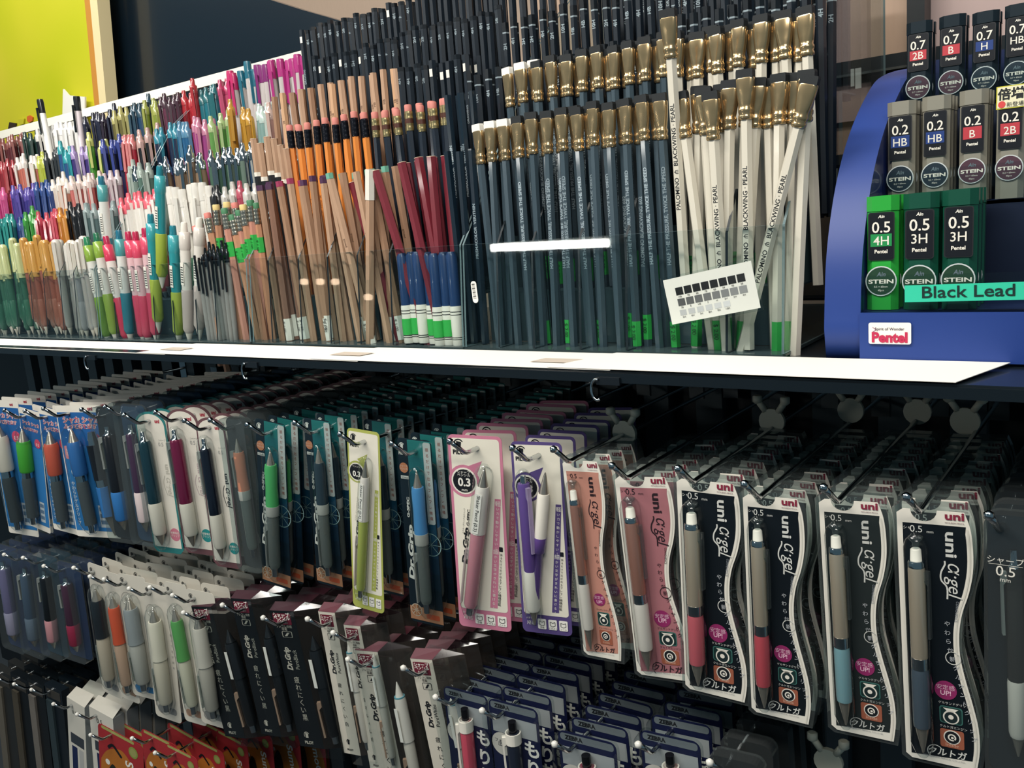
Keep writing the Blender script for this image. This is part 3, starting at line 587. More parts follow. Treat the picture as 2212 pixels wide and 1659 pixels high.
for px0, px1, capc, nm_ in ((486, 516, '#b82a64', 'crimson'), (512, 548, '#1f6478', 'petrol blue'), (548, 575, '#7a2a6a', 'purple'), (575, 660, '#a83078', 'magenta')):
    row(Y5, CZ+.240, [(px0, px1, 150, cp(P('#b9b2b0'), P(capc), None, None, 'stub', L=.15, r=.0055, nm='fine_liner'), 'grey-white pen with %s cap' % nm_)], 'top tier', pitch=.0105)
single(clickpen(P('#e8e6e0'), P('#15181c'), None, CHROME, 'stub', .15, .0055, 'white_pen'), (86, 215), (108, 330), .86, .15, 'white pen with black end sticking up in front of the yellow sign', 'pen')
single(clickpen(P('#e0d4d8'), P('#15181c'), None, CHROME, 'stub', .15, .0055, 'white_pen'), (165, 208), (180, 330), .86, .15, 'white pen with black end beside the paper tag', 'pen')
# black-white-natural leaning pencils left of the orange ones
pbw = hexpencil('z', CEDAR2, .17, .0045, cap=None, name='dipped_pencil', core=True)
MB().lathe([(0, .0048), (.125, .0048)], INK, hexa=True).build('dipped_end', pbw); MB().lathe([(.125, .0049), (.13, .0049)], WHITE, hexa=True).build('white_ring', pbw)
for i, (x, y) in enumerate([(548, 300), (562, 310), (577, 296), (592, 300), (606, 314), (618, 322)]):
    single(pbw, (x, y), (x+34, 560), .728+.003*(i % 2), .17, 'natural pencil dipped in black with a white ring, left of the orange pencils', 'pencil', group='black-dipped pencils')
# ================================================================== ON THE FRONT PANEL
t = empty('swatch_card'); tag(t, 'white pencil grade swatch card in a clear sleeve taped to the front panel', 'card')
A, B, D = at(1432, 606, .663), at(1622, 563, .663), at(1438, 704, .663)
w = (B-A).length; h = (D-A).length; ex = (B-A).normalized(); ez = (A-D).normalized(); ey = ez.cross(ex)
t.matrix_world = Matrix((ex, ey*1.0, ex.cross(ey))).transposed().to_4x4(); t.location = A
c = Card(w, h); c.plate([(0, -h), (w, -h), (w, 0), (0, 0)], 0, .0006, PAPER)
for i in range(8):
    u = .12+i*.1
    g1 = '#%02x%02x%02x' % ((26+i*2,)*3); g2 = '#%02x%02x%02x' % ((90+i*9,)*3)
    c.rect(u, .22, u+.085, .39, M(g1)); c.rect(u, .47, u+.085, .63, M(g2))
    c.tx(['10B', '9B', '8B', '7B', '6B', '5B', '4B', '3B'][i], u+.04, .445, .028, INK, align='c'); c.tx(['2B', 'B', 'HB', 'F', 'H', '2H', '3H', '4H'][i], u+.04, .685, .028, INK, align='c')
for i in range(6):
    c.rect(.12+i*.1, .72, .195+i*.1, .84, M('#%02x%02x%02x' % ((196+i*5,)*3))); c.tx(['5H', '6H', '7H', '8H', '9H', '10H'][i], .16+i*.1, .9, .03, INK, align='c')
c.build('card', t)
MB().plate(scaled([(0, -h), (w, -h), (w, 0), (0, 0)], .002), -.0012, .001, BLIS).build('sleeve', t)
o = Card(.006, .021); o.plate(rrect_pts(.0065, .021, .003), 0, .0005, PAPER)
for k in range(12): o.rect(.2, .12+k*.06, .8, .12+k*.06+(.015 if k % 3 else .035), INK)
o = o.build('barcode_sticker'); o.location = at(1016, 608, .667); o.rotation_euler = (0, math.radians(-3), 0); tag(o, 'white oval barcode sticker at the left end of the widest front panel', 'sticker')
# ================================================================== BLUE LEAD RACK
BLUE = M('#1c3a82', .5); BLUE2 = M('#182c6a', .35, 0, .4)
XL = at(1857, 760, .665).x
rk = empty('lead_rack'); tag(rk, 'blue cardboard rack with curved side holding tiers of lead cases', 'rack')
prof = [(.671, ZS+.001)]+smooth_curve([(.667, ZS+.025), (.675, CZ-.051), (.695, CZ-.008), (.723, CZ+.026), (.76, CZ+.055), (.81, CZ+.082), (.849, CZ+.093), (.90, CZ+.101)], 6)+[(.935, CZ+.104), (.935, ZS+.001)]
n = len(prof)
def sidew(xa, xb, name):
    vs = [(xa, y, z) for y, z in prof]+[(xb, y, z) for y, z in prof]
    MB().add(vs, [tuple(range(n)), tuple(range(2*n-1, n-1, -1))], BLUE2).add(vs, [(i, i+n, (i+1) % n+n, (i+1) % n) for i in range(n)], BLUE, True).build(name, rk)
sidew(XL-.026, XL, 'side_wall')
fz = at(1900, 676, .665).z
MB().box((XL, .665, ZS+.002), (.1, .667, fz), BLUE).build('front_board', rk)
LT = [(.675, fz, .7), (.735, at(1950, 446, .738).z, .76), (.795, at(1985, 238, .798).z, .82)]
for y, z, y2 in LT:
    MB().box((XL, y, z-.0025), (.1, y+.06, z), M('#16264e', .4)).build('tier_floor', rk)
    if z != fz: MB().box((XL, y, z-.06), (.1, y+.002, z), M('#0f1a30', .4)).build('tier_riser', rk)
MB().box((XL, .86, ZS), (.1, .863, CZ+.1), M('#16264e', .4)).build('back_board', rk)
for y, z, y2 in LT: MB().box((XL, y-.003, z), (.1, y-.0015, z+.026), ACR).build('clear_fence', rk)
q = Card(.048, .03); q.plate(rrect_pts(at(1968, 700, .664).x-at(1876, 700, .664).x, at(1900, 697, .664).z-at(1900, 743, .664).z, .0015), 0, .0006, PAPER)
q.w = at(1968, 700, .664).x-at(1876, 700, .664).x; q.h = .0165
q.tx('Spirit of Wonder', .5, .33, .1, M('#4a3a4a'), align='c', bold=.01); q.tx('Pentel', .5, .84, .34, M('#c02a50'), align='c', bold=.05); q.line([(.1, .2), (.17, .3)], .015, M('#a86a8a')); q.line([(.1, .4), (.17, .34)], .015, M('#a86a8a'))
q = q.build('logo_plate', rk); q.location = at(1876, 697, .6635)
# teal tape label
A, B, D = at(1954, 617, .668), at(2204, 606, .668), at(1954, 653, .668)
w = (B-A).length; h = (A-D).length
q = Card(w, h); q.plate([(0, -h), (w*1.1, -h), (w*1.1, 0), (0, 0)], 0, .0006, M('#35c9a4', .45))
q.tx('Black Lead', .16, .76, .16, M('#15302c'), width=w*.8, bold=.012)
q = q.build('name_tape'); q.location = A; q.rotation_euler = (0, -math.atan2(B.z-A.z, B.x-A.x)*.5, 0); tag(q, 'turquoise tape printed Black Lead across the lower lead cases', 'label')
def lead_case(w, h, body, cap, grade, gcol, size, sticker=None):
    t = empty('lead_case'); d = w*.62; k = w*.2
    def oct_(z0, z1, g, mat, name, par=t):
        p = [(-w/2+k, -g), (w/2-k, -g), (w/2+g, -g+k), (w/2+g, d-k), (w/2-k, d+g), (-w/2+k, d+g), (-w/2-g, d-k), (-w/2-g, -g+k)]
        vs = [(x, y, z0) for x, y in p]+[(x, y, z1) for x, y in p]
        fs = [tuple(range(7, -1, -1)), tuple(range(8, 16))]+[(i, (i+1) % 8, (i+1) % 8+8, i+8) for i in range(8)]
        return MB().add(vs, fs, mat).build(name, par)
    oct_(0, h*.865, 0, body, 'case_body'); oct_(h*.87, h, .0004, cap, 'case_cap')
    c = Card(w*.84, h*.42); c.rr(0, 0, 1, 1, .1, INK, 1); c.rr(.05, .02, .95, .98, .08, M('#0d1119', .4), 2)
    if gcol: c.rect(.1, .45, .9, .71, gcol, 3)
    c.tx('Ain', .5, .12, .17, STK, 4, align='c', shear=.2, bold=.03); c.tx(size, .5, .42, .6, WHITE, 4, align='c', bold=.01); c.tx(grade, .5, .68, .5, WHITE, 4, align='c', bold=.005); c.tx('Pentel', .5, .85, .2, WHITE, 4, align='c', bold=.03)
    c.build('front_label', t, (-w*.42, -.0006, h*.86))
    e = Card(w, w); e.disc(.5, .5, .5, M('#c9cfd0', .4), 1, 28); e.disc(.5, .5, .46, M('#22402e' if sticker == 'g' else '#4e3440' if gcol is CB else '#1d2c38', .4), 2, 28)
    e.tx('Ain', .5, .34, .2, M('#5f6f78'), 3, align='c', shear=.2, bold=.03); e.tx('STEIN', .5, .58, .19, WHITE, 3, align='c', bold=.03, width=w*.8); e.tx(size+' × 60mm', .5, .72, .09, STK, 3, align='c'); e.tx('40pcs', .5, .84, .09, STK, 3, align='c')
    e.build('round_emblem', t, (-w/2, -.0009, h*.39))
    if sticker == 's':
        s_ = Card(w*1.0, h*.2); s_.rect(0, 0, 1, 1, M('#c8c23a'), 1); s_.rect(.04, .04, .96, .96, M('#e8e2c0'), 2); s_.tx('倍増', .5, .56, .46, INK, 3, align='c', bold=.03); s_.disc(.2, .8, .13, M('#d84a4a'), 3); s_.tx('新登場', .66, .92, .2, INK, 3, align='c')
        s_.build('promo_sticker', t, (-w*.5, -.0012, h*1.0))
    return t
GR = M('#2ba33c', .35, 0, .4); DG = M('#0f4a38', .35, 0, .4); GY = M('#9b978a', .35, .3, .4); DK = M('#1c2830', .35, .3, .4); CB = M('#b83a44'); CBL = M('#1e3a7a'); CGR = M('#1f8a4a')
CASES = [('0.5', '4H', CGR, GR, GR, (1868, 1937, 426, 674), 0, 'g', 'bright green 0.5 4H lead case, leftmost in the front tier'),
 ('0.5', '3H', None, DG, DG, (1948, 2024, 420, 674), 0, 'g', 'dark green 0.5 3H lead case beside the bright green one'), ('0.5', '3H', None, DG, DG, (2033, 2110, 412, 674), 0, 'g', 'dark green 0.5 3H lead case beside the empty slot'),
 ('0.2', 'HB', CBL, GY, GY, (1914, 1974, 222, 432), 1, '', 'silver grey 0.2 HB lead case, leftmost in the middle tier'), ('0.2', 'HB', CBL, GY, GY, (1990, 2050, 210, 430), 1, '', 'silver grey 0.2 HB lead case, second in the middle tier'),
 ('0.2', 'B', CB, GY, GY, (2071, 2132, 197, 430), 1, '', 'silver grey 0.2 B lead case with red grade patch'), ('0.2', '2B', CB, GY, GY, (2152, 2215, 188, 430), 1, 's', 'silver grey 0.2 2B lead case with yellow bordered sticker'),
 ('0.7', '2B', CB, DK, DK, (1956, 2010, 50, 215), 2, '', 'dark 0.7 2B lead case in the top tier'), ('0.7', 'B', CB, DK, DK, (2027, 2083, 36, 210), 2, '', 'dark 0.7 B lead case in the top tier'),
 ('0.7', 'H', CBL, DK, DK, (2099, 2156, 28, 205), 2, '', 'dark 0.7 H lead case in the top tier'), ('0.7', 'HB', None, DK, DK, (2170, 2228, 12, 200), 2, '', 'dark 0.7 HB lead case at the right edge of the top tier')]
for size, gr, gc, bd, cpm, (x0, x1, y0, y1), tier, stt, lb in CASES:
    y, z, _ = LT[tier]; Y = y+.003
    A, B = at(x0, y0, Y), at(x1, y0, Y); D = at(x0, y1, Y); w = B.x-A.x; zb = z+.0005; h = A.z-zb
    t = lead_case(w, h, bd, cpm, gr, gc, size, stt); t.location = ((A.x+B.x)/2, Y, zb); t.rotation_euler = (math.radians(-2), 0, 0); tag(t, lb, 'lead case')
    if tier < 2 or True:
        for k in (1, 2) if tier < 2 else (1,):
            if tier == 0 and size == '0.5' and gr == '4H' and k == 2: continue
            if k*w*.66+w*.62 > .058: continue
            o = copy_tree(t); o.location = ((A.x+B.x)/2, Y+k*w*.66, zb); tag(o, 'lead case directly behind the '+' '.join(lb.replace(' lead case', '').split(',')[0].replace(' in the top tier', '').split()[:9])+' one', 'lead case', 'lead cases queued behind the front ones')
# things seen through the organiser side, right of the pearl pencils
for i, (xx, yy, ww, hh, col) in enumerate([(1797, 455, 10, 190, '#9a9c98'), (1762, 470, 9, 150, '#77807f')]):
    pass
t = empty('clear_tube_box'); tag(t, 'tall clear plastic box with small white lettering behind the organiser', 'box')
A = at(1800, -40, 1.0); B = at(1858, -40, 1.0); D = at(1800, 306, 1.0)
MB().box((A.x, 1.0, ZS), (B.x, 1.04, A.z), CLEAR('#c8c4ba', .06, 1, .06, .06)).build('box_body', t)
MB().box((A.x-.001, .997, ZS+.06), (A.x+.002, .9995, A.z), M('#b8b4a8', .3)).build('edge', t)
mb = MB(); mb.text('MADE IN JAPAN ⁂ MITSUBISHI PENCIL', (A.x+.014, .9992, D.z+.09), .0055, PAPER, right=(0, 0, 1), up=(-1, 0, 0)); mb.build('lettering', t)
for x0, x1, y0, y1 in ((1834, 1845, 150, 186), (1847, 1860, 148, 190), (1801, 1812, 230, 300)):
    A, B = at(x0, y0, .9945), at(x1, y1, .9945); tag(MB().box((A.x, .9945, B.z), (B.x, .9965, A.z), PAPER).build('paper_slip'), 'small white paper slip stuck to the tall clear box', 'paper', 'paper slips on the clear box')
# ================================================================== HANGING PACKS
def basis(ps, ro): return Matrix.Rotation(ps, 4, 'Z') @ Matrix.Rotation(ro, 4, 'Y')
def fit(TL, TR, BL, Y, yaw):
    ps = math.radians(yaw); n_ = Vector((-math.sin(ps), math.cos(ps), 0)); O = at(*TL, Y); cz = Vector((0, 0, CZ))
    def hit(q):
        d = ray(*q); return d*((O-cz).dot(n_)/d.dot(n_))+cz
    R_ = hit(TR); L_ = hit(BL); w = (R_-O).length; dn = L_-O; h = dn.length
    e = Vector((math.cos(ps), math.sin(ps), 0)); ro = math.asin(max(-1, min(1, -dn.dot(e)/h)))
    mm = basis(ps, ro); mm.translation = O; return mm, w, h
ZH = CZ-.207
def hook(x, z, Y0=.607, Y1=.955, lab='chrome display hook', r=.0023, ball=False):
    t = empty('display_hook', Matrix.Translation((x, Y1, z))); d = Y0-Y1
    MB().tube([(0, 0, -.004), (0, 0, 0), (0, d+.004, 0), (-.0005, d, .0015), (-.003, d-.007, .009), (-.0045, d-.011, .013)], r, CHROME).build('hook_rod', t)
    MB().lathe([(.0115, r*.6), (.0125, r*1.3), (.016, r*1.35), (.0172, r*.6)], M('#e8e6de', .2, 0, .5) if ball else CHROME, n=10, c=(-.005, d-.0125)).build('tip_cap', t)
    MB().box((-.009, -.002, -.02), (.009, .004, .012), STEEL).build('back_plate', t)
    tag(t, lab, 'hook'); return t
def stop(x, Y, z, lab):
    t = empty('hook_stop', Matrix.Translation((x, Y, z)))
    MB().add([(.012*math.cos(k*math.pi/9), yy, .012*math.sin(k*math.pi/9)) for yy in (-.002, .002) for k in range(18)], [tuple(range(18))[::-1], tuple(range(18, 36))]+[(k, (k+1) % 18, (k+1) % 18+18, k+18) for k in range(18)][::1], M('#d2cebb', .4)).build('disc', t)
    for s_ in (-1, 1):
        mb = MB().tube([(s_*.006, 0, .009), (s_*.012, -.001, .018)], .003, M('#d2cebb', .4)); mb.lathe([(.016, .002), (.018, .0045), (.023, .0045), (.024, .003)], M('#d2cebb', .4), n=10, c=(s_*.013, -.001)); mb.build('ear', t)
    tag(t, lab, 'hook stop'); return t
# --- outlines
def arch(w, h):
    r = w/2; return [(0, -h+.006), (.006, -h), (w-.006, -h), (w, -h+.006)]+[(r+r*math.cos(math.radians(a_)), -r*.62+r*.62*math.sin(math.radians(a_))) for a_ in range(0, 181, 15)]
UC = smooth_curve([(.86, 0), (.93, .06), (.955, .14), (.945, .22), (.89, .3), (.80, .38), (.755, .46), (.76, .55), (.82, .64), (.9, .73), (.965, .82), (.975, .91), (.93, .995)], 4)
def wavy(w, h, notch=True):
    pts = [(0, -.003), (0, -h+.004), (.004, -h*.995)]+[(u*w, -v*h) for u, v in UC[::-1]]
    if notch: pts += [(w*(.35+.17*math.cos(math.radians(a_))), -w*.17*math.sin(math.radians(a_))) for a_ in range(0, 181, 20)]
    return pts+[(.004, 0)]
METAL2 = M('#b8b0a4', .3, .8)
def penset(kind, *c):
    if kind == 'agel':   # eraser up, tip down; c = barrel, grip, gripend
        return [('pen', c[0], [(.085, .95), (.1, 1), (.515, 1), (.52, .98)]), ('eraser', WHITE, [(0, .5), (.005, .62), (.055, .68), (.06, .85)]), ('collar', CHROME, [(.055, .85), (.065, .98), (.085, .98)]),
                ('band', CHROME, [(.52, 1.02), (.575, 1.02)]), ('grip', c[1], [(.575, .98), (.6, 1.06), (.84, 1.06), (.865, 1.0)]), ('tip', METAL2, [(.865, .85), (.9, .7), (.97, .3), (1, .12)])]
    if kind == 'drgrip':   # tip up
        return [('pen', c[1], [(.46, .85), (.5, .95), (.9, .9), (.93, .7)]), ('tip', METAL2, [(0, .08), (.03, .25), (.11, .68)]), ('grip', c[0], [(.11, .9), (.14, 1.02), (.28, .95), (.4, 1.05), (.43, 1.05)]),
                ('collar', T('#d8dcd4', .6), [(.43, 1.1), (.5, 1.08), (.51, 1.0)]), ('push_button', c[2], [(.93, .55), (1, .5)])]
    if kind == 'boxed':
        return [('pen', c[1], [(.46, .85), (.5, .95), (.9, .9), (.93, .7)]), ('tip', c[0], [(0, .08), (.03, .25), (.11, .68)]), ('ring', c[2], [(.11, .9), (.12, .9)]), ('grip', c[0], [(.12, .9), (.15, 1.0), (.4, 1.05), (.46, 1.05)]), ('push_button', CHROME, [(.93, .55), (1, .5)])]
    if kind == 'plain':
        return [('pen', c[0], [(.08, .8), (.1, .95), (.6, 1), (.62, .98)]), ('push_button', CHROME, [(0, .4), (.06, .45), (.08, .8)]), ('grip', c[1], [(.62, 1), (.64, 1.08), (.88, 1.05), (.9, .9)]), ('tip', c[2] if len(c) > 2 else METAL2, [(.9, .8), (.96, .4), (1, .12)])]
# --- card art
def art_agel(w, h, panel, ink, accent=True):
    c = Card(w, h); c.plate(wavy(w, h), 0, .0006, WHITE)
    poly = [(.075, .052), (.84+.035, .052)]+[(u-.075, v) for u, v in UC if .07 < v < .975]+[(.075, .975)]
    c.poly(poly, panel, 1)
    c.line([(u-.04, v) for u, v in UC if v > .05], .018, M('#d8d4c8', .5), 2)
    c.tx('uni', .62, .028, .15, M('#84283e'), 3, bold=.035, width=w*.24); c.tx('MITSUBISHI PENCIL', .62, .043, .03, M('#6a4050'), 3, width=w*.24)
    c.tx('シャ', .085, .075, .055, ink, 3); c.tx('0.5', .17, .085, .14, ink, 3); c.tx('mm', .385, .085, .06, ink, 3)
    c.tx('uni', .62, .075, .2, ink, 3, rot=90, bold=.025, width=h*.095); c.tx('α·gel', .64, .19, .25, ink, 3, rot=90, shear=.25, bold=.0, width=h*.125)
    c.line(smooth_curve([(.6, .185), (.6, .2), (.55, .23), (.55, .26), (.62, .285), (.62, .33)], 4), .022, ink, 3)
    xs = lambda v: .70-.09*math.sin(math.pi*min(1, max(0, (v-.3)/.3)))+max(0, v-.6)*.75
    c.tx('CONVENIENCE', .73, .335, .05, M('#8a9098') if accent else ink, 3, rot=95, width=h*.08)
    s_ = 'やわらか新ゲルサンドグリップ'
    for i, ch in enumerate(s_):
        v = .43+i*.034; u = xs(v)
        if ch == '新': c.ring(u, v-.008, .1, .012, ink, 3)
        c.tx(ch, u, v+.004, .085, M('#b9bcc0') if accent else ink, 3, align='c', rot=-8 if i < 5 else 10)
    c.disc(.56, .69, .145, M('#8e2a60'), 3); c.tx('安定感', .56, .686, .082, M('#e8b8cc'), 4, align='c'); c.tx('UP!', .56, .709, .1, M('#e8b8cc'), 4, align='c', bold=.02)
    c.tx('ゲルサンドグリップ', .46, .745, .045, ink, 3)
    c.rr(.47, .753, .77, .822, .04, M('#3f6f68'), 3); c.rr(.485, .757, .755, .818, .035, M('#16302e'), 4); c.disc(.62, .795, .105, WHITE, 5); c.disc(.62, .795, .085, M('#1c2a2c'), 6); c.disc(.62, .793, .035, WHITE, 7); c.poly([(.52, .76), (.72, .76), (.62, .783)], WHITE, 5)
    c.tx('クルトガエンジン', .47, .84, .045, ink, 3)
    c.rr(.47, .846, .78, .92, .03, M('#9c5a44'), 3); c.disc(.625, .876, .11, WHITE, 4); c.disc(.625, .876, .095, INK, 5); c.ring(.625, .876, .055, .02, WHITE, 6, a0=60, a1=400); c.disc(.63, .877, .018, WHITE, 6); c.tx('Inside', .625, .914, .075, M('#d8a890'), 4, align='c')
    c.tx('クルトガ', .3, .957, .13, ink, 3, bold=.02, shear=.15, width=w*.5); c.ring(.4, .948, .11, .012, ink, 3, a0=120, a1=330); c.tx('MITSUBISHI PENCIL CO.,LTD.', .24, .972, .03, M('#9a9ca0'), 3, width=w*.55)
    return c
def icons(c, v, y, mat, ink):
    for k, lb in enumerate(('手帳', 'イラスト', 'ノート')):
        u = .32+k*.215; c.rr(u, v, u+.17, v+.055, .02, mat, 3); c.line([(u+.035, v+.012), (u+.085, v+.018), (u+.135, v+.012), (u+.135, v+.032), (u+.085, v+.037), (u+.035, v+.032), (u+.035, v+.012)], .01, ink, 4); c.tx(lb, u+.085, v+.051, .045, ink, 4, align='c')
def pilot_logo(c, u, v, ink, s_=1., lv=3):
    c.ring(u+.09*s_, v, .075*s_, .015*s_, ink, lv, a0=150, a1=330); c.poly([(u+.06*s_, v-.012*s_), (u+.13*s_, v-.008*s_), (u+.12*s_, v+.012*s_), (u+.05*s_, v+.012*s_)], ink, lv); c.tx('PILOT', u, v+.04*s_, .085*s_, ink, lv, bold=.035)
def art_shaker(w, h, col, ink, num='0.3'):
    c = Card(w, h); c.plate(rrect_pts(w, h, .005), 0, .0006, col); c.rr(.05, .015, .95, .9, .06, M('#e9e4d4', .5), 1)
    pilot_logo(c, .09, .045, INK, 1.25)
    c.poly([(.3, .16), (.62, .125), (.5, .2)], col, 2); c.disc(.27, .23, .29, col, 2); c.disc(.27, .23, .24, M('#eee9dc'), 3); c.disc(.27, .23, .21, INK, 4)
    c.tx('シャープ', .27, .192, .062, PAPER, 5, align='c'); c.tx('ペンシル', .27, .206, .062, PAPER, 5, align='c'); c.tx(num, .27, .255, .2, PAPER, 5, align='c', bold=.03); c.tx('mm', .27, .282, .075, PAPER, 5, align='c')
    c.tx('Dr.Grip', .22, .66, .13, INK, 3, rot=-83, bold=.05, shear=.2, width=h*.19); c.tx('G-SPEC', .31, .46, .07, INK, 3, rot=-83, bold=.03, width=h*.085); c.tx('ドクターグリップ Gスペック', .2, .5, .035, INK, 3, rot=-83, width=h*.13)
    c.poly([(.82, .31), (.93, .31), (.76, .88), (.62, .88)], col, 2)
    for i, ch in enumerate('軽い力で動かしやすい!細かい文字がきれいに書ける!'):
        big = ch in '軽細'; v = .345+i*.0225; c.tx(ch, .872-.0078*i, v, .105 if big else .062, PAPER, 3, align='c')
    for i, ch in enumerate('振るだけで芯が出るフレフレ機構搭載'): c.tx(ch, .885-.0055*i, .6+i*.0165, .048 if i < 9 else .062, INK, 3, align='c')
    c.rr(.85, .555, .92, .578, .01, INK, 3)
    c.tx('おすすめ', .09, .925, .045, PAPER, 3); c.tx('用途', .1, .955, .09, PAPER, 3); icons(c, .92, 0, PAPER, INK); return c
def art_drgrip(w, h, dark=True):
    c = Card(w, h); c.plate(rrect_pts(w, h, .004), 0, .0006, M('#14222c', .4))
    for k in range(10): c.rect(.3, .005+k*.088, .985, .005+(k+1)*.088, M(('#2a7f7c', '#27757a', '#216672', '#1b566a', '#184a60', '#1a4a66', '#183a54', '#162f44', '#142838', '#12222e')[k], .4), 1)
    c.rr(.76, .01, .98, .44, .06, M('#cfd4d0', .5), 2)
    for i, ch in enumerate('振るだけで出るフレフレ機構'): c.tx(ch, .87, .055+i*.03, .1, M('#b06a5a'), 3, align='c')
    pilot_logo(c, .03, .04, PAPER, 1.15); c.disc(.15, .155, .13, M('#d88a60'), 3); c.tx('シャープ', .15, .15, .06, PAPER, 4, align='c'); c.tx('ペンシル', .15, .165, .06, PAPER, 4, align='c'); c.rr(.04, .197, .28, .214, .01, PAPER, 3); c.tx('0.5mm', .16, .211, .07, INK, 4, align='c')
    c.tx('Dr.Grip', .2, .76, .2, PAPER, 3, rot=-87, bold=.05, shear=.2, width=h*.3); c.tx('G-SPEC', .21, .42, .1, PAPER, 3, rot=-87, bold=.04, width=h*.11)
    c.ring(.8, .55, .3, .02, M('#8fb0b0'), 3); 
    for k in range(8):
        a_ = k*math.pi/4; c.line([(.8, .55), (.8+.28*math.cos(a_), .55+.28*w/h*math.sin(a_))], .012, M('#8fb0b0'), 3)
    c.rect(.0, .91, 1, .985, M('#c88a66'), 2); c.disc(.2, .93, .17, M('#e0cdb8'), 3); c.disc(.2, .93, .15, M('#b87850'), 4)
    for k in range(8):
        a_ = k*math.pi/4; c.line([(.2, .93), (.2+.15*math.cos(a_), .93+.15*w/h*math.sin(a_))], .015, M('#e0cdb8'), 5)
    c.rr(.5, .94, .9, .968, .04, M('#d8603a'), 3); return c
def art_arch(w, h, border, sticker, inkc='#20262c', bold=True):
    c = Card(w, h); c.plate(arch(w, h), 0, .0006, border)
    pts = [(.05, .96), (.95, .96), (.95, .1)]+[(.5+.45*math.cos(math.radians(a_)), .1-.085*math.sin(math.radians(a_))) for a_ in range(0, 181, 15)]+[(.05, .1)]
    c.poly(pts[::-1][::-1], M('#ddd8cc', .5), 1); c.tx('uni', .66, .075, .13, M('#a83848'), 2, bold=.05); c.tx('シャープ', .7, .2, .06, M('#8a8a88'), 2); c.tx('0.5', .68, .235, .14, M('#8a8a88'), 2)
    c.tx('uni', .8, .36, .17, M(inkc), 2, rot=90, bold=.04, width=h*.07); c.tx('α·gel', .78, .45, .22, M(inkc), 2, rot=90, shear=.25, bold=.02, width=h*.13); c.line(smooth_curve([(.74, .44), (.68, .48), (.68, .52), (.75, .58)], 4), .02, M(inkc), 2)
    for i, ch in enumerate('やわらかゲルグリップ'): c.tx(ch, .16+.02*i*0, .52+i*.038, .08, M('#8a8278'), 2, align='c')
    c.disc(.8, .86, .17, sticker, 2); c.tx('衝撃吸収', .8, .855, .07, PAPER, 3, align='c'); c.tx('グリップ', .8, .875, .07, PAPER, 3, align='c'); return c
def art_blue(w, h):
    c = Card(w, h); c.plate(rrect_pts(w, h, .003), 0, .0006, WHITE); c.rect(.02, .05, .98, .95, M('#2560a0', .4), 1); c.rect(.02, .3, .98, .95, M('#2f76b4', .4), 2)
    c.tx('uni', .72, .035, .09, M('#a83848'), 2, bold=.05)
    for dx in (-.006, 0, .006): c.tx('シャカ シャカ', .13+dx, .125, .13, M('#f0dcdc') if dx else M('#d05060'), 3 if dx else 4, bold=.05 if dx else .0)
    for dx in (-.006, 0, .006): c.tx('ふって芯を出す', .13+dx, .17, .105, M('#f0dcdc') if dx else M('#d05060'), 3 if dx else 4, bold=.05 if dx else .0)
    c.disc(.78, .26, .14, M('#c84868'), 3); c.tx('0.5', .78, .28, .12, PAPER, 4, align='c'); c.rr(.06, .3, .26, .4, .03, M('#d88a90'), 3); c.tx('新', .16, .37, .15, PAPER, 4, align='c')
    c.ring(.25, .5, .12, .03, PAPER, 3, a0=-40, a1=200)
    for i, ch in enumerate('やわらかゲルグリップ'): c.tx(ch, .12, .6+i*.034, .085, PAPER, 3, align='c')
    c.rect(.6, .75, .82, .92, M('#b8c4cc'), 3); 
    for k in range(3): c.rect(.62, .765+k*.05, .8, .795+k*.05, M('#5f7a94'), 4)
    return c
def art_white(w, h, brand='PILOT', dot='#8a8a88'):
    c = Card(w, h); c.plate(rrect_pts(w, h, .006), 0, .0006, M('#d2cdc0', .5)); pilot_logo(c, .08, .05, M('#4a4a48'), 1.)
    c.ring(.25, .2, .2, .02, M('#a8a49a'), 1); c.tx('0.5', .25, .215, .13, M('#8f8b82'), 2, align='c')
    c.tx('Dr.Grip', .16, .8, .13, M('#8a8a88'), 2, rot=-90, bold=.04, width=h*.2); c.disc(.25, .93, .13, M(dot), 2); c.rr(.5, .9, .85, .95, .08, M(dot), 2)
    for i, ch in enumerate('振って芯が出る'): c.tx(ch, .9, .35+i*.04, .08, M('#8a8a88'), 2, align='c')
    return c
def art_zebra(w, h, band, big):
    c = Card(w, h); c.plate(rrect_pts(w, h, .007), 0, .0006, band); c.rr(.04, .012, .96, .06, .05, M('#6f777c'), 1); c.tx('ZEBRA', .12, .05, .1, INK, 2, bold=.05)
    c.rect(.05, .1, .95, .22, M('#a4a8aa'), 1); c.disc(.22, .3, .22, M('#d8d2c8'), 2); c.tx('フォロー', .22, .29, .08, M('#403c48'), 3, align='c'); c.tx('出る', .22, .315, .1, M('#403c48'), 3, align='c')
    for i, ch in enumerate(big): c.tx(ch, .82, .33+i*.13, .34, PAPER, 2, align='c', bold=.03)
    c.tx('DelGuard', .14, .55, .15, PAPER, 2, rot=90, shear=.2, bold=.04, width=h*.3); return c
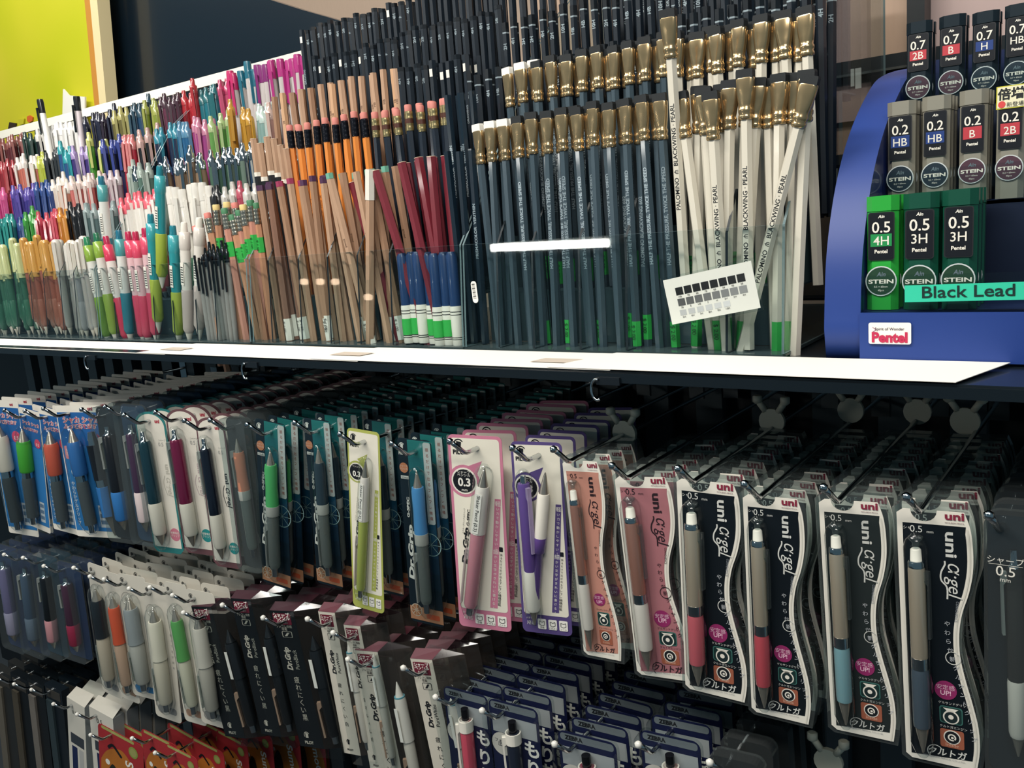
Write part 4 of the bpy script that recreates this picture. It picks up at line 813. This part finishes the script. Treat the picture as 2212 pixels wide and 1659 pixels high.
def pack(name, TLp, TRp, BLp, yaw, kind, opts, lab, n, step, hz=ZH, Y=.62, hookx=.3, nm2='pen_pack', full=0, dx=0., Ymax=.93, hooked=True, groupn=None):
    mm, w, h = fit(TLp, TRp, BLp, Y, yaw); t = empty(name, mm); tag(t, lab, 'pen pack')
    extra = build_pack(t, w, h, kind, opts)
    # queue of identical packs behind
    for k in range(1, n+1):
        y = Y+k*step
        if y > Ymax: break
        if k <= full: o = copy_tree(t)
        else:
            o = t.copy(); C.objects.link(o)
            for ch in t.children:
                if ch.name.split('.')[0] in ('card', 'shell', 'header'): q = ch.copy(); C.objects.link(q); q.parent = o
        m2 = mm.copy(); m2.translation = mm.translation+Vector((rnd(-.0015, .0015)+dx*k, k*step, rnd(-.0012, .0012))); jj = Matrix.Rotation(math.radians(rnd(-3, 3)), 4, 'Z') @ Matrix.Rotation(math.radians(rnd(-1.2, 1.2)), 4, 'Y')
        o.matrix_world = m2 @ jj
        tag(o, 'identical pack queued behind the '+short(lab), 'pen pack', 'packs queued behind the '+short(lab))
    if hooked:
        hp = mm @ Vector((w*hookx, 0, -opts.get('hd', .006)))
        hook(hp.x, hp.z, Y0=Y-.012, lab='metal display hook carrying the '+short(lab), ball=hz < ZH-.1)
    return t, mm, w, h
def short(lab):
    return ' '.join(lab.replace(',', '').split()[:10])
def build_pack(t, w, h, kind, o):
    if kind == 'agel':
        art_agel(w, h, o['panel'], o['ink'], o.get('acc', True)).build('card', t)
        MB().shell(scaled(wavy(w, h, False), .003), .0008, .012, BLIS2).build('shell', t)
        L = h*.81; pen(t, penset('agel', *o['pen']), L, w*.115, loc=(w*.25, -w*.09, -h*.14), clip=(BLIS2, .10, .42, -10))
        bubble(t, w*.25, -w*.09, -h*.085, -h*.965, w*.165, mat=BLIS)
        MB().lathe([(-h*.13, w*.05), (-h*.118, w*.045), (-h*.1, w*.1), (-h*.095, w*.1)], BLIS2, 12).build('blister', t, (w*.25, -w*.09, 0))
    elif kind == 'shaker':
        art_shaker(w, h, o['col'], INK).build('card', t)
        x0, x1 = o['px']; tl = -math.atan2((x1-x0)*w, h*.75)
        if o.get('down'):
            pen(t, [('pen', o['c'][0], [(.05, .9), (.07, 1), (.62, 1), (.63, .95)]), ('push_button', CHROME, [(0, .4), (.05, .5)]), ('grip', WHITE, [(.63, 1), (.66, 1.1), (.88, 1.1), (.9, .95)]), ('tip', METAL2, [(.9, .75), (.95, .4), (1, .1)])], h*.78, w*.125, loc=(w*x0, -w*.13, -h*.16), tilt=tl, clip=(T('#d8c8e8', .4), .07, .5, -40))
            pen(t, [('pen', WHITE, [(.14, .9), (.16, 1), (.44, 1)]), ('tip', METAL2, [(0, .1), (.03, .3), (.14, .8)]), ('sleeve', o['c'][0], [(.44, 1.02), (.54, 1.02), (.55, .7), (.9, .7)])], h*.76, w*.12, loc=(w*.7, -w*.13, -h*.14), tilt=tl*.0+.14)
        else:
            pn = pen(t, [('pen', o['c'][0], [(.43, 1.02), (.48, 1.02), (.92, .95), (.94, .8)]), ('tip', METAL2, [(0, .08), (.03, .25), (.12, .75)]), ('grip', M('#e6dfd6', .35, 0, .3), [(.12, .85), (.15, 1), (.28, .98), (.43, 1.06)]), ('push_button', CHROME, [(.94, .55), (.99, .55), (1, .4)])], h*.78, w*.125, loc=(w*x0, -w*.13, -h*.145), tilt=tl, clip=(T('#e0d8d8', .35), .55, .92, 190))
            q = MB(); L = h*.78; q.box((-w*.06, -w*.132, -L*.42), (w*.05, -w*.130, -L*.16), PAPER); q.text('Shaker Pencil (0.3)', (-w*.035, -w*.134, -L*.17), w*.085, INK, right=(0, 0, -1), up=(1, 0, 0), width=L*.235, bold=.01); q.build('label_sticker', pn)
        bubble(t, w*x0, -w*.13, -h*.13, -h*.94, w*.17, tilt=tl, mat=BLIS)
    elif kind == 'drgrip':
        art_drgrip(w, h).build('card', t); MB().plate(scaled(rrect_pts(w, h, .004), .001), -.0022, -.0016, BLIS).build('shell', t)
        pen(t, penset('drgrip', M(o['g'], .35, 0, .3), T('#a8b4b0', .25), CHROME), h*.76, w*.16, loc=(w*.66, -w*.19, -h*.15), clip=(T('#c8d0cc', .3), .58, .93, 190)); MB().lathe([(-h*.66, w*.035), (-h*.38, w*.035)], M('#8a7868', .3, .5), n=8).build('lead_tube', t, (w*.66, -w*.19, 0))
        bubble(t, w*.66, -w*.19, -h*.13, -h*.94, w*.22, mat=BLIS)
    elif kind == 'arch':
        art_arch(w, h, o['b'], o['s'], o.get('ink', '#b8b4a8')).build('card', t)
        pen(t, penset('plain', o['p'], M('#dcd6c8', .4), METAL2), h*.8, w*.16, loc=(w*.36, -w*.14, -h*.13), tilt=-.03, clip=(T('#c8d0cc', .3), .1, .45, 200)); bubble(t, w*.36, -w*.14, -h*.11, -h*.96, w*.22, tilt=-.03, mat=BLIS)
    elif kind == 'blue':
        art_blue(w, h).build('card', t); pen(t, [('pen', o['p'], [(.5, .8), (.55, .9), (.92, .85)]), ('tip', METAL2, [(0, .1), (.03, .3), (.12, .75)]), ('grip', M(o['g'], .4), [(.12, .9), (.15, 1.05), (.42, 1.05), (.44, .95)]), ('collar', CHROME, [(.44, .8), (.5, .8)]), ('push_button', CHROME, [(.92, .5), (1, .45)])], h*.78, w*o.get('r', .16), loc=(w*o.get('x', .42), -w*.14, -h*.16), tilt=-.05)
        if o.get('two'): pen(t, [('pen', M('#14181e', .3), [(.12, 1), (.45, 1)]), ('push_button', CHROME, [(0, .5), (.12, .8)]), ('collar', CHROME, [(.45, .9), (.52, .9)]), ('grip', M('#2f6fae', .4), [(.52, 1.05), (.8, 1.05)]), ('tip', METAL2, [(.8, .8), (1, .1)])], h*.78, w*.13, loc=(w*.84, -w*.12, -h*.18), tilt=-.08)
        bubble(t, w*o.get('x', .42), -w*.14, -h*.13, -h*.95, w*.2, tilt=-.05, mat=BLIS)
    elif kind == 'clear':
        MB().plate(rrect_pts(w, h, .008), 0, .0005, o.get('card', T('#31404a', .5))).build('card', t); MB().plate(scaled(rrect_pts(w, h, .008), .001), -.012, .002, BLIS2).build('shell', t)
        pen(t, penset('plain', *o['p']) if not o.get('up') else penset('drgrip', *o['p']), h*.78, w*.17, loc=(w*.5, -w*.14, -h*.13), tilt=-.02, clip=(T('#c8d0cc', .3), .1, .4, 200))
    elif kind == 'white':
        art_white(w, h, dot=o.get('dot', '#8a8a88')).build('card', t)
        pen(t, [('pen', o['p'], [(.48, .95), (.55, 1.05), (.9, .95), (.92, .8)]), ('tip', METAL2, [(0, .1), (.03, .3), (.11, .75)]), ('grip', o['g'], [(.11, .9), (.14, 1.02), (.4, 1.0), (.48, 1.1)]), ('push_button', CHROME, [(.92, .5), (1, .45)])], h*.74, w*.19, loc=(w*.5, -w*.16, -h*.16), tilt=-.05, clip=(T('#c8d0cc', .3), .58, .9, 190))
        bubble(t, w*.5, -w*.16, -h*.13, -h*.92, w*.25, tilt=-.05, mat=BLIS)
    elif kind == 'box':
        dk = o['dark']; pm = M('#11161a', .4) if dk else M('#cfc9bb', .5); ink = M('#a8a89c') if dk else INK; pw = w*.48
        c = Card(pw, h); c.plate([(0, -h), (pw, -h), (pw, 0), (0, 0)], 0, .0006, pm); c.rr(.08, .02, .82, .1, .04, M('#6a1c30'), 1)
        c.tx('シャープ', .45, .045, .17, PAPER, 2, align='c', bold=.02); c.tx('ペンシル', .45, .065, .17, PAPER, 2, align='c', bold=.02); c.tx('0.5mm', .45, .09, .15, PAPER, 2, align='c')
        c.tx('フレフレ機構', .15, .122, .11, ink, 2); c.tx('搭載', .35, .14, .12, ink, 2); c.rr(.32, .148, .74, .192, .04, ink, 1); c.rr(.35, .151, .71, .189, .03, pm, 2); c.poly([(.42, .182), (.55, .156), (.65, .156), (.52, .182)], ink, 3)
        c.tx('Dr.Grip', .36, .4, .3, ink, 2, rot=-90 if False else 90, bold=.04, width=h*.16) if False else c.tx('Dr.Grip', .44, .43, .3, ink, 2, rot=-90, bold=.045, shear=.15, width=h*.165)
        c.tx('PureBlack' if dk else 'PureWhite', .74, .42, .24, ink, 2, rot=-90, width=h*.14)
        for i, ch in enumerate('疲れにくい'+('黒' if dk else '白')): c.tx(ch, .5, .52+i*.055, .24, ink, 2, align='c')
        pilot_logo(c, .25, .91, ink, 1.6, 2); c.build('card', t)
        d = .016; MB().add([(pw, 0, 0), (w, d, 0), (w, d, -h), (pw, 0, -h)], [(0, 1, 2, 3)], T('#5a5450' if dk else '#8a807a', .15)).add([(0, .0006, 0), (pw*.6, d*1.1, .008), (w, d, 0), (w, d, -h), (0, .001, -h)], [(0, 1, 2, 3, 4)], BLIS2).build('shell', t)
        MB().add([(0, -.0002, 0), (pw, -.0002, 0), (w*.6, .011, .007), (.002, .010, .007)], [(0, 1, 2, 3)], M('#5a2632' if not dk else '#3a1a24', .4)).add([(pw, 0, 0), (w, d, 0), (w*.6, .011, .007)], [(0, 1, 2)], T('#5a464c', .1)).build('header', t)
        pen(t, penset('boxed', M('#1c2024', .3) if dk else M('#ddd8ce', .35, 0, .3), M('#16191c', .3) if dk else M('#d0cabe', .35, 0, .3), M('#33383c', .2, .8) if dk else M('#5f9aa8', .3)), h*.76, w*.10, loc=(w*.8, -.004, -h*.16), clip=(M('#c8a890', .25, .5), .6, .93, 210))
        MB().box((w*.74, -.0052-w*.11, -h*.5), (w*.80, -.0047-w*.11, -h*.30), PAPER).build('price_sticker', t)
        MB().plate([(pw, -h), (w*1.04, -h), (w*1.04, -.002), (pw, -.002)], -.016, .012, BLIS).build('blister', t)
    elif kind == 'zebra':
        art_zebra(w, h, M('#171d40', .4), 'もり芯').build('card', t); MB().plate(scaled(rrect_pts(w, h, .008), .0015), -.011, .003, BLIS).build('shell', t)
        pen(t, [('pen', o['p'], [(.09, .9), (.11, 1), (.7, 1)]), ('push_button', M('#2a2a30', .2, .8), [(0, .55), (.09, .55)]), ('top_sleeve', WHITE, [(.09, 1.08), (.18, 1.08)]), ('tip', CHROME, [(.7, .9), (1, .1)])], h*.8, w*.13, loc=(w*.52, -w*.09, -h*.1), clip=(WHITE, .12, .5, 215))
    elif kind == 'sumo':
        c = Card(w, h); c.plate(rrect_pts(w, h, .008), 0, .0006, M('#a83034', .45)); c.rr(.08, .005, .8, .03, .02, M('#a8a860'), 1)
        c.poly(smooth_curve([(.05, .3), (.2, .2), (.45, .14), (.62, .16), (.8, .26), (.95, .42), (1, .7), (.9, .95), (.05, .95), (.05, .3)], 4), M('#b8702c', .5), 1); c.poly(smooth_curve([(.16, .42), (.3, .3), (.42, .36), (.46, .55), (.4, .8), (.2, .85), (.16, .42)], 4), M('#23261f', .5), 2); c.disc(.2, .3, .05, PAPER, 3); c.disc(.78, .1, .1, M('#8a9a4a'), 2); c.disc(.78, .1, .07, M('#a0a060'), 3)
        c.line(smooth_curve([(.22, .17), (.32, .13), (.42, .16), (.52, .2)], 4), .05, INK, 3); c.tx('SumoGrip', .6, .2, .24, PAPER, 3, rot=82, bold=.02, width=h*.5); c.build('card', t)
    elif kind == 'darkbox':
        MB().plate([(0, -h), (w, -h), (w, 0), (0, 0)], 0, .014, M(o.get('c', '#12171b'), .3, 0, .3)).build('card', t); MB().box((w*.1, -.004, -h*.9), (w*.45, -.0002, -h*.12), T(o.get('s', '#7a7468'), .5)).build('window_strip', t)
        MB().box((w*.1, -.0006, -h*.1), (w*.9, -.0001, -h*.03), M('#3a3834')).build('header', t)
    elif kind == 'whitebox':
        MB().plate([(0, -h), (w, -h), (w, 0), (0, 0)], 0, .02, M('#d8d4c8', .5), M('#9aa0a0', .5)).build('card', t); q = Card(w, h); q.rect(.15, .26, .9, .34, M('#3a4048'), 1); q.rect(.2, .36, .5, .95, M('#1c2850'), 1); q.rect(.6, .36, .85, .95, M('#b8b8b4'), 1); q.tx('0.5', .3, .1, .2, INK, 2); q.build('front_label', t); MB().add([(0, 0, 0), (w, 0, 0), (w, .018, .014), (0, .018, .01)], [(0, 1, 2, 3)], M('#c8c4b8')).build('header', t)
TEALB = M('#2f7a7a', .4); MARB = M('#6a4a4e', .4)
DARKP = M('#0e141a', .35, 0, .2); DRAB = M('#242a2a', .35, 0, .2)
gel = lambda c: M(c, .25, 0, .4, trans=.2)
ROW1 = [
 ('blister_pack', (-28, 862), (38, 868), (20, 1150), 12, 'blue', dict(p=T('#4a5458', .6), g='#cfc9bc'), 'blue card pack with white-gripped pen at the far left edge', 12, .021),
 ('blister_pack', (40, 878), (84, 886), (66, 1135), 5, 'blue', dict(p=T('#5a6468', .6), g='#3f9a34', r=.2, x=.3), 'blue card pack with bright green-gripped pen', 12, .021),
 ('blister_pack', (82, 880), (142, 888), (116, 1142), 8, 'blue', dict(p=T('#5a6468', .6), g='#c85a44', x=.5), 'blue card pack with coral-gripped pen', 12, .021),
 ('blister_pack', (205, 878), (268, 888), (250, 1160), 10, 'clear', dict(p=(M('#14181e', .3), M('#2f6fae', .4))), 'smoky clear pack with black pen and blue grip', 9, .028),
 ('blister_pack', (118, 876), (216, 882), (167, 1158), 18, 'blue', dict(p=T('#5a6468', .6), g='#2f68a8', two=True, x=.42, r=.12), 'wide blue card with pink Japanese headline and two pens', 12, .021),
 ('blister_pack', (258, 872), (312, 886), (300, 1165), 8, 'clear', dict(p=(M('#3a2a40', .3), M('#d8c8c8', .4)), card=T('#4a6a8a', .45)), 'clear pack with dark purple pen and cream band', 9, .028),
 ('arch_card_pack', (288, 888), (354, 897), (334, 1190), 12, 'arch', dict(b=TEALB, s=M('#c8788a'), p=M('#1a3c48', .25, .3, .5), ink='#b8b4a8'), 'white arched card with teal border and pink badge', 14, .019),
 ('arch_card_pack', (355, 882), (424, 894), (400, 1193), 12, 'arch', dict(b=MARB, s=M('#2a8a8a'), p=M('#7a1c44', .25, .3, .5), ink='#b8a8a8'), 'white arched card with maroon border holding a magenta pen', 14, .019),
 ('arch_card_pack', (420, 900), (483, 910), (463, 1222), 12, 'arch', dict(b=MARB, s=M('#2a8a8a'), p=M('#141a2a', .25, .3, .5), ink='#20262c'), 'white arched card holding a midnight blue pen', 14, .019),
 ('blister_pack', (486, 900), (540, 912), (530, 1222), 8, 'clear', dict(p=(gel('#c88468'), T('#a8b4b0', .3), CHROME), up=True, card=T('#6a7274', .35)), 'clear pack with pale orange gripped pen', 8, .03),
 ('pilot_pack'.replace('pilot', 'carded'), (551, 903), (614, 908), (568, 1255), 6, 'drgrip', dict(g='#4fae66'), 'dark teal card holding a pen with green grip', 14, .0185),
 ('carded_pack', (655, 902), (712, 908), (686, 1258), 4, 'drgrip', dict(g='#2a3a44'), 'dark teal card holding a pen with charcoal grip', 14, .0185),
 ('carded_pack', (749, 923), (819, 930), (763, 1308), 8, 'shaker', dict(col=M('#aeb45c', .45), c=(gel('#b0ba62'),), px=(.66, .36)), 'white and yellow-green card holding a yellow-green pen', 0, .02),
 ('carded_pack', (857, 945), (930, 954), (889, 1340), 6, 'drgrip', dict(g='#4a8ac0'), 'dark teal card holding a pen with sky blue grip', 14, .0185),
 ('carded_pack', (966, 938), (1083, 943), (993, 1351), 15, 'shaker', dict(col=M('#cc7f98', .45), c=(gel('#cc8c98'),), px=(.72, .28)), 'white and pink card marked 0.3 holding a pink pen', 7, .022),
 ('carded_pack', (1102, 953), (1213, 958), (1130, 1363), 15, 'shaker', dict(col=M('#57487e', .45), c=(gel('#6a4f96'),), px=(.26, .3), down=True), 'white and purple card with two purple and white pens', 6, .022),
 ('wavy_pack', (1214, 994), (1302, 1004), (1262, 1415), 2, 'agel', dict(panel=M('#c08878', .4), ink=M('#2a1c22'), acc=False, pen=(COPPER, M('#ded6cc', .3, 0, .3))), 'wavy card in salmon pink holding a copper pen with white grip', 4, .02),
 ('wavy_pack', (1327, 1029), (1455, 1041), (1377, 1458), 6, 'agel', dict(panel=M('#a86e74', .4), ink=M('#2a1c22'), acc=False, pen=(COPPER, M('#ded6cc', .3, 0, .3))), 'wavy card in dusty rose holding a copper pen with white grip', 12, .02),
 ('wavy_pack', (1461, 1033), (1604, 1040), (1481, 1488), 2, 'agel', dict(panel=DARKP, ink=M('#d8d8d2'), pen=(SILV, gel('#c8626c'))), 'wavy black card holding a pen with pink grip, nearest the rose card', 7, .021),
 ('wavy_pack', (1604, 1067), (1742, 1086), (1624, 1538), 2, 'agel', dict(panel=DARKP, ink=M('#d8d8d2'), pen=(SILV, gel('#c0505a'))), 'wavy black card holding a pen with red grip', 10, .021),
 ('wavy_pack', (1768, 1077), (1918, 1094), (1797, 1576), 2, 'agel', dict(panel=DRAB, ink=M('#c8c8c2'), pen=(SILV, gel('#7fa6ae'))), 'wavy charcoal card holding a pen with pale blue grip', 10, .021),
 ('wavy_pack', (1936, 1097), (2108, 1118), (1958, 1635), 2, 'agel', dict(panel=DARKP, ink=M('#d8d8d2'), pen=(SILV, gel('#4a5662'))), 'wavy black card holding a pen with grey grip, rightmost of the wavy cards', 9, .021),
]
for a_ in ROW1:
    nm, TLp, TRp, BLp, yaw, kind, o_, lab, n_, st_ = a_
    wav = kind == 'agel'
    pack(nm, TLp, TRp, BLp, yaw, kind, dict(o_, hd=-.002 if wav else .012), lab, n_, st_, full=1 if kind in ('agel', 'drgrip', 'clear', 'arch') else 0, hookx=.35 if wav else (.55 if kind in ('shaker', 'drgrip') else .3 if kind != 'arch' else .5), Y=.615, Ymax={'salmon': .69, 'dusty': .75}.get(next((q for q in ('salmon', 'dusty') if q in lab), ''), .77 if 'pink grip' in lab else .82 if kind == 'agel' else .90))
# extra queue behind the yellow-green card: the dark teal cards
pack('carded_pack', (785, 905), (845, 912), (815, 1275), 4, 'drgrip', dict(g='#2a3a44', hd=.012), 'dark teal card hanging just behind the yellow-green one', 11, .0185, Y=.65, hooked=False)
# arched dark clear pack at the right edge
pack('blister_pack', (2133, 1100), (2250, 1112), (2136, 1660), 2, 'clear', dict(p=(M('#2a2c2c', .3), M('#d8d2c8', .4)), card=T('#26323a', .6), hd=.01), 'smoky arched clear pack marked 0.5 at the right edge', 9, .024, Y=.615, Ymax=.9)
q = Card(.019, .013); q.tx('シャープ', .5, .3, .28, WHITE, 1, align='c'); q.line([(0, .38), (1, .38)], .015, WHITE, 1); q.tx('0.5', .5, .95, .5, WHITE, 1, align='c'); q.tx('mm', .5, 1.25, .22, WHITE, 1, align='c')
pp = at(2136, 1200, .60); 
for ob in [o for o in C.objects if o.get('label', '').startswith('smoky arched clear pack')]:
    bo = q.build('printed_size', ob); bo.matrix_world = Matrix.Translation(pp)
for px_, py_, Y_, lb in ((1350, 945, .70, 'salmon wavy packs'), (1668, 915, .78, 'pink-gripped packs'), (1838, 892, .84, 'red-gripped packs'), (1982, 896, .85, 'pale blue-gripped packs'), (2085, 918, .825, 'grey-gripped packs')):
    a_ = at(px_, py_, Y_); stop(a_.x, Y_, ZH+.001, 'white eared plastic stop on the hook of the '+lb)
# ---- row 2
ZH2 = CZ-.445
P2 = lambda nm, TL, TR, BL, yaw, kind, o_, lab, n_=7, st_=.022, **k: pack(nm, TL, TR, BL, yaw, kind, dict(o_, hd=.012), lab, n_, st_, hz=ZH2, Y=.612, Ymax=.86, **k)
P2('blister_pack', (-12, 1172), (36, 1184), (20, 1390), 8, 'clear', dict(p=(M('#5a5a78', .3), M('#8a8aa0', .3)), card=M('#2a3f6a', .4)), 'blue-headed pack with grey-violet pen, lower row far left')
P2('blister_pack', (36, 1185), (84, 1196), (62, 1400), 8, 'clear', dict(p=(M('#3a4a5a', .3), M('#5a6a78', .3)), card=M('#24365c', .4)), 'blue-headed pack with slate pen, lower row')
P2('blister_pack', (78, 1192), (124, 1204), (104, 1405), 8, 'clear', dict(p=(M('#101418', .3), M('#c08a90', .3)), card=M('#24485c', .4)), 'blue-headed pack with black pen, lower row')
P2('blister_pack', (122, 1210), (172, 1222), (152, 1412), 8, 'clear', dict(p=(M('#3a2434', .3), M('#8a2a44', .3)), card=M('#243a60', .4)), 'blue-headed pack with maroon pen, lower row')
P2('carded_pack', (188, 1213), (232, 1222), (222, 1492), 5, 'white', dict(p=M('#c8bca8', .3), g=M('#20262c', .4)), 'white card pack with black-gripped cream pen')
P2('carded_pack', (224, 1232), (266, 1246), (262, 1505), 5, 'white', dict(p=M('#c8a890', .3), g=M('#d0583a', .4), dot='#a88870'), 'white card pack with orange-gripped pen')
P2('carded_pack', (252, 1237), (312, 1241), (288, 1500), 12, 'white', dict(p=M('#b8b8b0', .3), g=M('#8f9698', .4), dot='#3a78a8'), 'grey-edged white card with grey pen and blue dot')
P2('carded_pack', (307, 1256), (364, 1266), (337, 1545), 10, 'white', dict(p=M('#d8d0bc', .3), g=M('#ded8c6', .4)), 'white card holding an ivory pen')
P2('carded_pack', (353, 1255), (402, 1268), (400, 1556), 8, 'white', dict(p=M('#d0ceb8', .3), g=M('#5aa058', .4), dot='#b08870'), 'white card holding a green-gripped pen')
P2('carded_pack', (400, 1270), (462, 1282), (436, 1560), 10, 'white', dict(p=M('#b8b4a8', .3), g=M('#c8c4b8', .4)), 'white card half hidden left of the black boxes')
P2('boxed_pack', (413, 1310), (500, 1300), (487, 1590), 6, 'box', dict(dark=True), 'black triangular box with a black pen, first on the left')
P2('boxed_pack', (498, 1292), (585, 1285), (565, 1585), 6, 'box', dict(dark=True), 'black triangular box set deeper between two others')
P2('boxed_pack', (582, 1318), (688, 1308), (649, 1611), 8, 'box', dict(dark=True), 'black triangular box with silver lettering, right of the deep one')
P2('boxed_pack', (687, 1320), (760, 1316), (744, 1626), 8, 'box', dict(dark=False), 'white triangular box directly right of the black ones')
P2('boxed_pack', (742, 1349), (815, 1345), (800, 1660), 8, 'box', dict(dark=False), 'white triangular box half hidden behind the open hook')
P2('boxed_pack', (766, 1404), (868, 1400), (838, 1750), 8, 'box', dict(dark=False), 'white triangular box holding a white pen with blue ring')
P2('boxed_pack', (886, 1422), (985, 1424), (958, 1760), 8, 'box', dict(dark=False), 'rightmost white triangular box next to the clear packs')
P2('clear_pack', (957, 1480), (1052, 1503), (990, 1790), 4, 'zebra', dict(p=M('#b84a5c', .3, 0, .4)), 'clear pack with navy card and red pen', 6, .025)
P2('clear_pack', (1054, 1507), (1160, 1530), (1085, 1810), 4, 'zebra', dict(p=M('#1c2230', .3, 0, .4)), 'clear pack with navy card and black pen', 8, .025)
P2('clear_pack', (1204, 1575), (1329, 1598), (1235, 1890), 4, 'zebra', dict(p=M('#a02850', .3, 0, .4)), 'clear pack with navy card and crimson pen', 8, .025)
P2('clear_pack', (1382, 1575), (1512, 1617), (1410, 1890), 4, 'zebra', dict(p=M('#a84858', .3, 0, .4)), 'clear pack with navy card at the lower right', 8, .025)
P2('blister_pack', (1540, 1613), (1650, 1630), (1560, 1890), 4, 'clear', dict(p=(M('#2a3036', .3), M('#3a4046', .3)), card=T('#2a363e', .25)), 'empty-looking clear pack at the bottom right', 5, .03)
stop(at(1790, 1640, .68).x, .68, at(1790, 1645, .68).z, 'white eared plastic stop at the bottom right edge')
# ---- row 3
P3 = lambda nm, TL, TR, BL, yaw, kind, o_, lab, n_=6, st_=.024, **k: pack(nm, TL, TR, BL, yaw, kind, dict(o_, hd=.01), lab, n_, st_, hz=CZ-.69, Y=.612, Ymax=.84, **k)
for i, (x, c_) in enumerate(((-14, '#2a2c2c'), (22, '#12171b'), (58, '#12171b'), (96, '#151d24'))):
    P3('narrow_box', (x, 1440+i*12), (x+34, 1446+i*12), (x+30, 1720), 6, 'darkbox', dict(c=c_, s=('#8a8478', '#6a6458', '#9a948c', '#4a5a60')[i]), '%s narrow black pack in the lowest row' % ('leftmost', 'second', 'third', 'fourth')[i], 5)
P3('narrow_box', (144, 1505), (181, 1516), (156, 1770), 6, 'whitebox', {}, 'narrow white pack with navy stripe in the lowest row', 5)
P3('narrow_box', (192, 1525), (241, 1536), (212, 1780), 6, 'whitebox', {}, 'white pack hanging against the red cards', 4)
P3('wide_card', (211, 1560), (302, 1568), (222, 1800), 8, 'sumo', {}, 'leftmost red card with orange shape', 1, .02)
P3('wide_card', (304, 1572), (378, 1590), (330, 1800), 4, 'sumo', {}, 'second red card with orange shape from the left', 6, .03, dx=.02)
P3('wide_card', (356, 1604), (424, 1626), (380, 1820), 4, 'sumo', {}, 'third red card with olive header from the left', 5, .03, dx=.018)
# rings under the shelf edge
for px_, py_, nmb in ((1290, 842, 'right'), (530, 802, 'middle'), (188, 784, 'left')):
    a_ = at(px_, py_, .596); t = empty('shelf_ring', Matrix.Translation((a_.x, .596, a_.z)))
    MB().tube([(-.0005+.005*math.cos(math.radians(q_)), 0, .0085*math.sin(math.radians(q_))) for q_ in range(70, 300, 12)], .0012, CHROME, 6).build('wire', t)
    MB().box((-.001, .001, .004), (.02, .004, .010), BLK).build('clip', t)
    tag(t, 'small chrome half ring hanging under the shelf edge, %s' % {'right': 'above the salmon wavy pack', 'middle': 'above the green-gripped pack', 'left': 'above the blue card packs'}[nmb], 'ring')
# fluorescent tube on the fixture across the aisle (mirrors in the front panel)
t = empty('tube_lamp'); tag(t, 'fluorescent tube on the fixture across the aisle', 'lamp')
def mirror(px, py, Yl):
    P0 = at(px, py, .674); d = ray(px, py).normalized(); a_ = math.radians(5.5); n_ = Vector((0, -math.cos(a_), math.sin(a_))); r_ = d-2*d.dot(n_)*n_
    return P0+r_*((Yl-P0.y)/r_.y)
A, B = mirror(1060, 533, -1.0), mirror(1310, 522, -1.0)
MB().tube([A, B], .013, M('#fffdf5', .5, emit=45.), 10).build('tube', t); MB().tube([A+Vector((-.05, -.02, .012)), B+Vector((.05, -.02, .012))], .014, M('#dcdcd8', .4), 6).build('tube_holder', t)
A, B = mirror(640, 600, -1.0), mirror(800, 585, -1.0)
for i, px_ in enumerate((655, 690, 722, 795)):
    a_ = mirror(px_, 607 if i < 3 else 640, -1.0)
    o = MB().lathe([(-.012, .004), (-.01, .014), (0, .017), (.01, .014), (.012, .004)], M('#ffd9b8', .5, emit=14.), n=12).build('bulb_lamp'); o.location = a_; tag(o, 'warm round bulb across the aisle', 'lamp', 'warm bulbs across the aisle')
for ob in [o for o in C.objects if o.parent is None and o.type in ('MESH', 'EMPTY') and not o.get('category') and not o.get('kind')]:
    for q in list(ob.children_recursive)+[ob]: bpy.data.objects.remove(q)      # prototypes that no section used
bpy.context.view_layer.update()
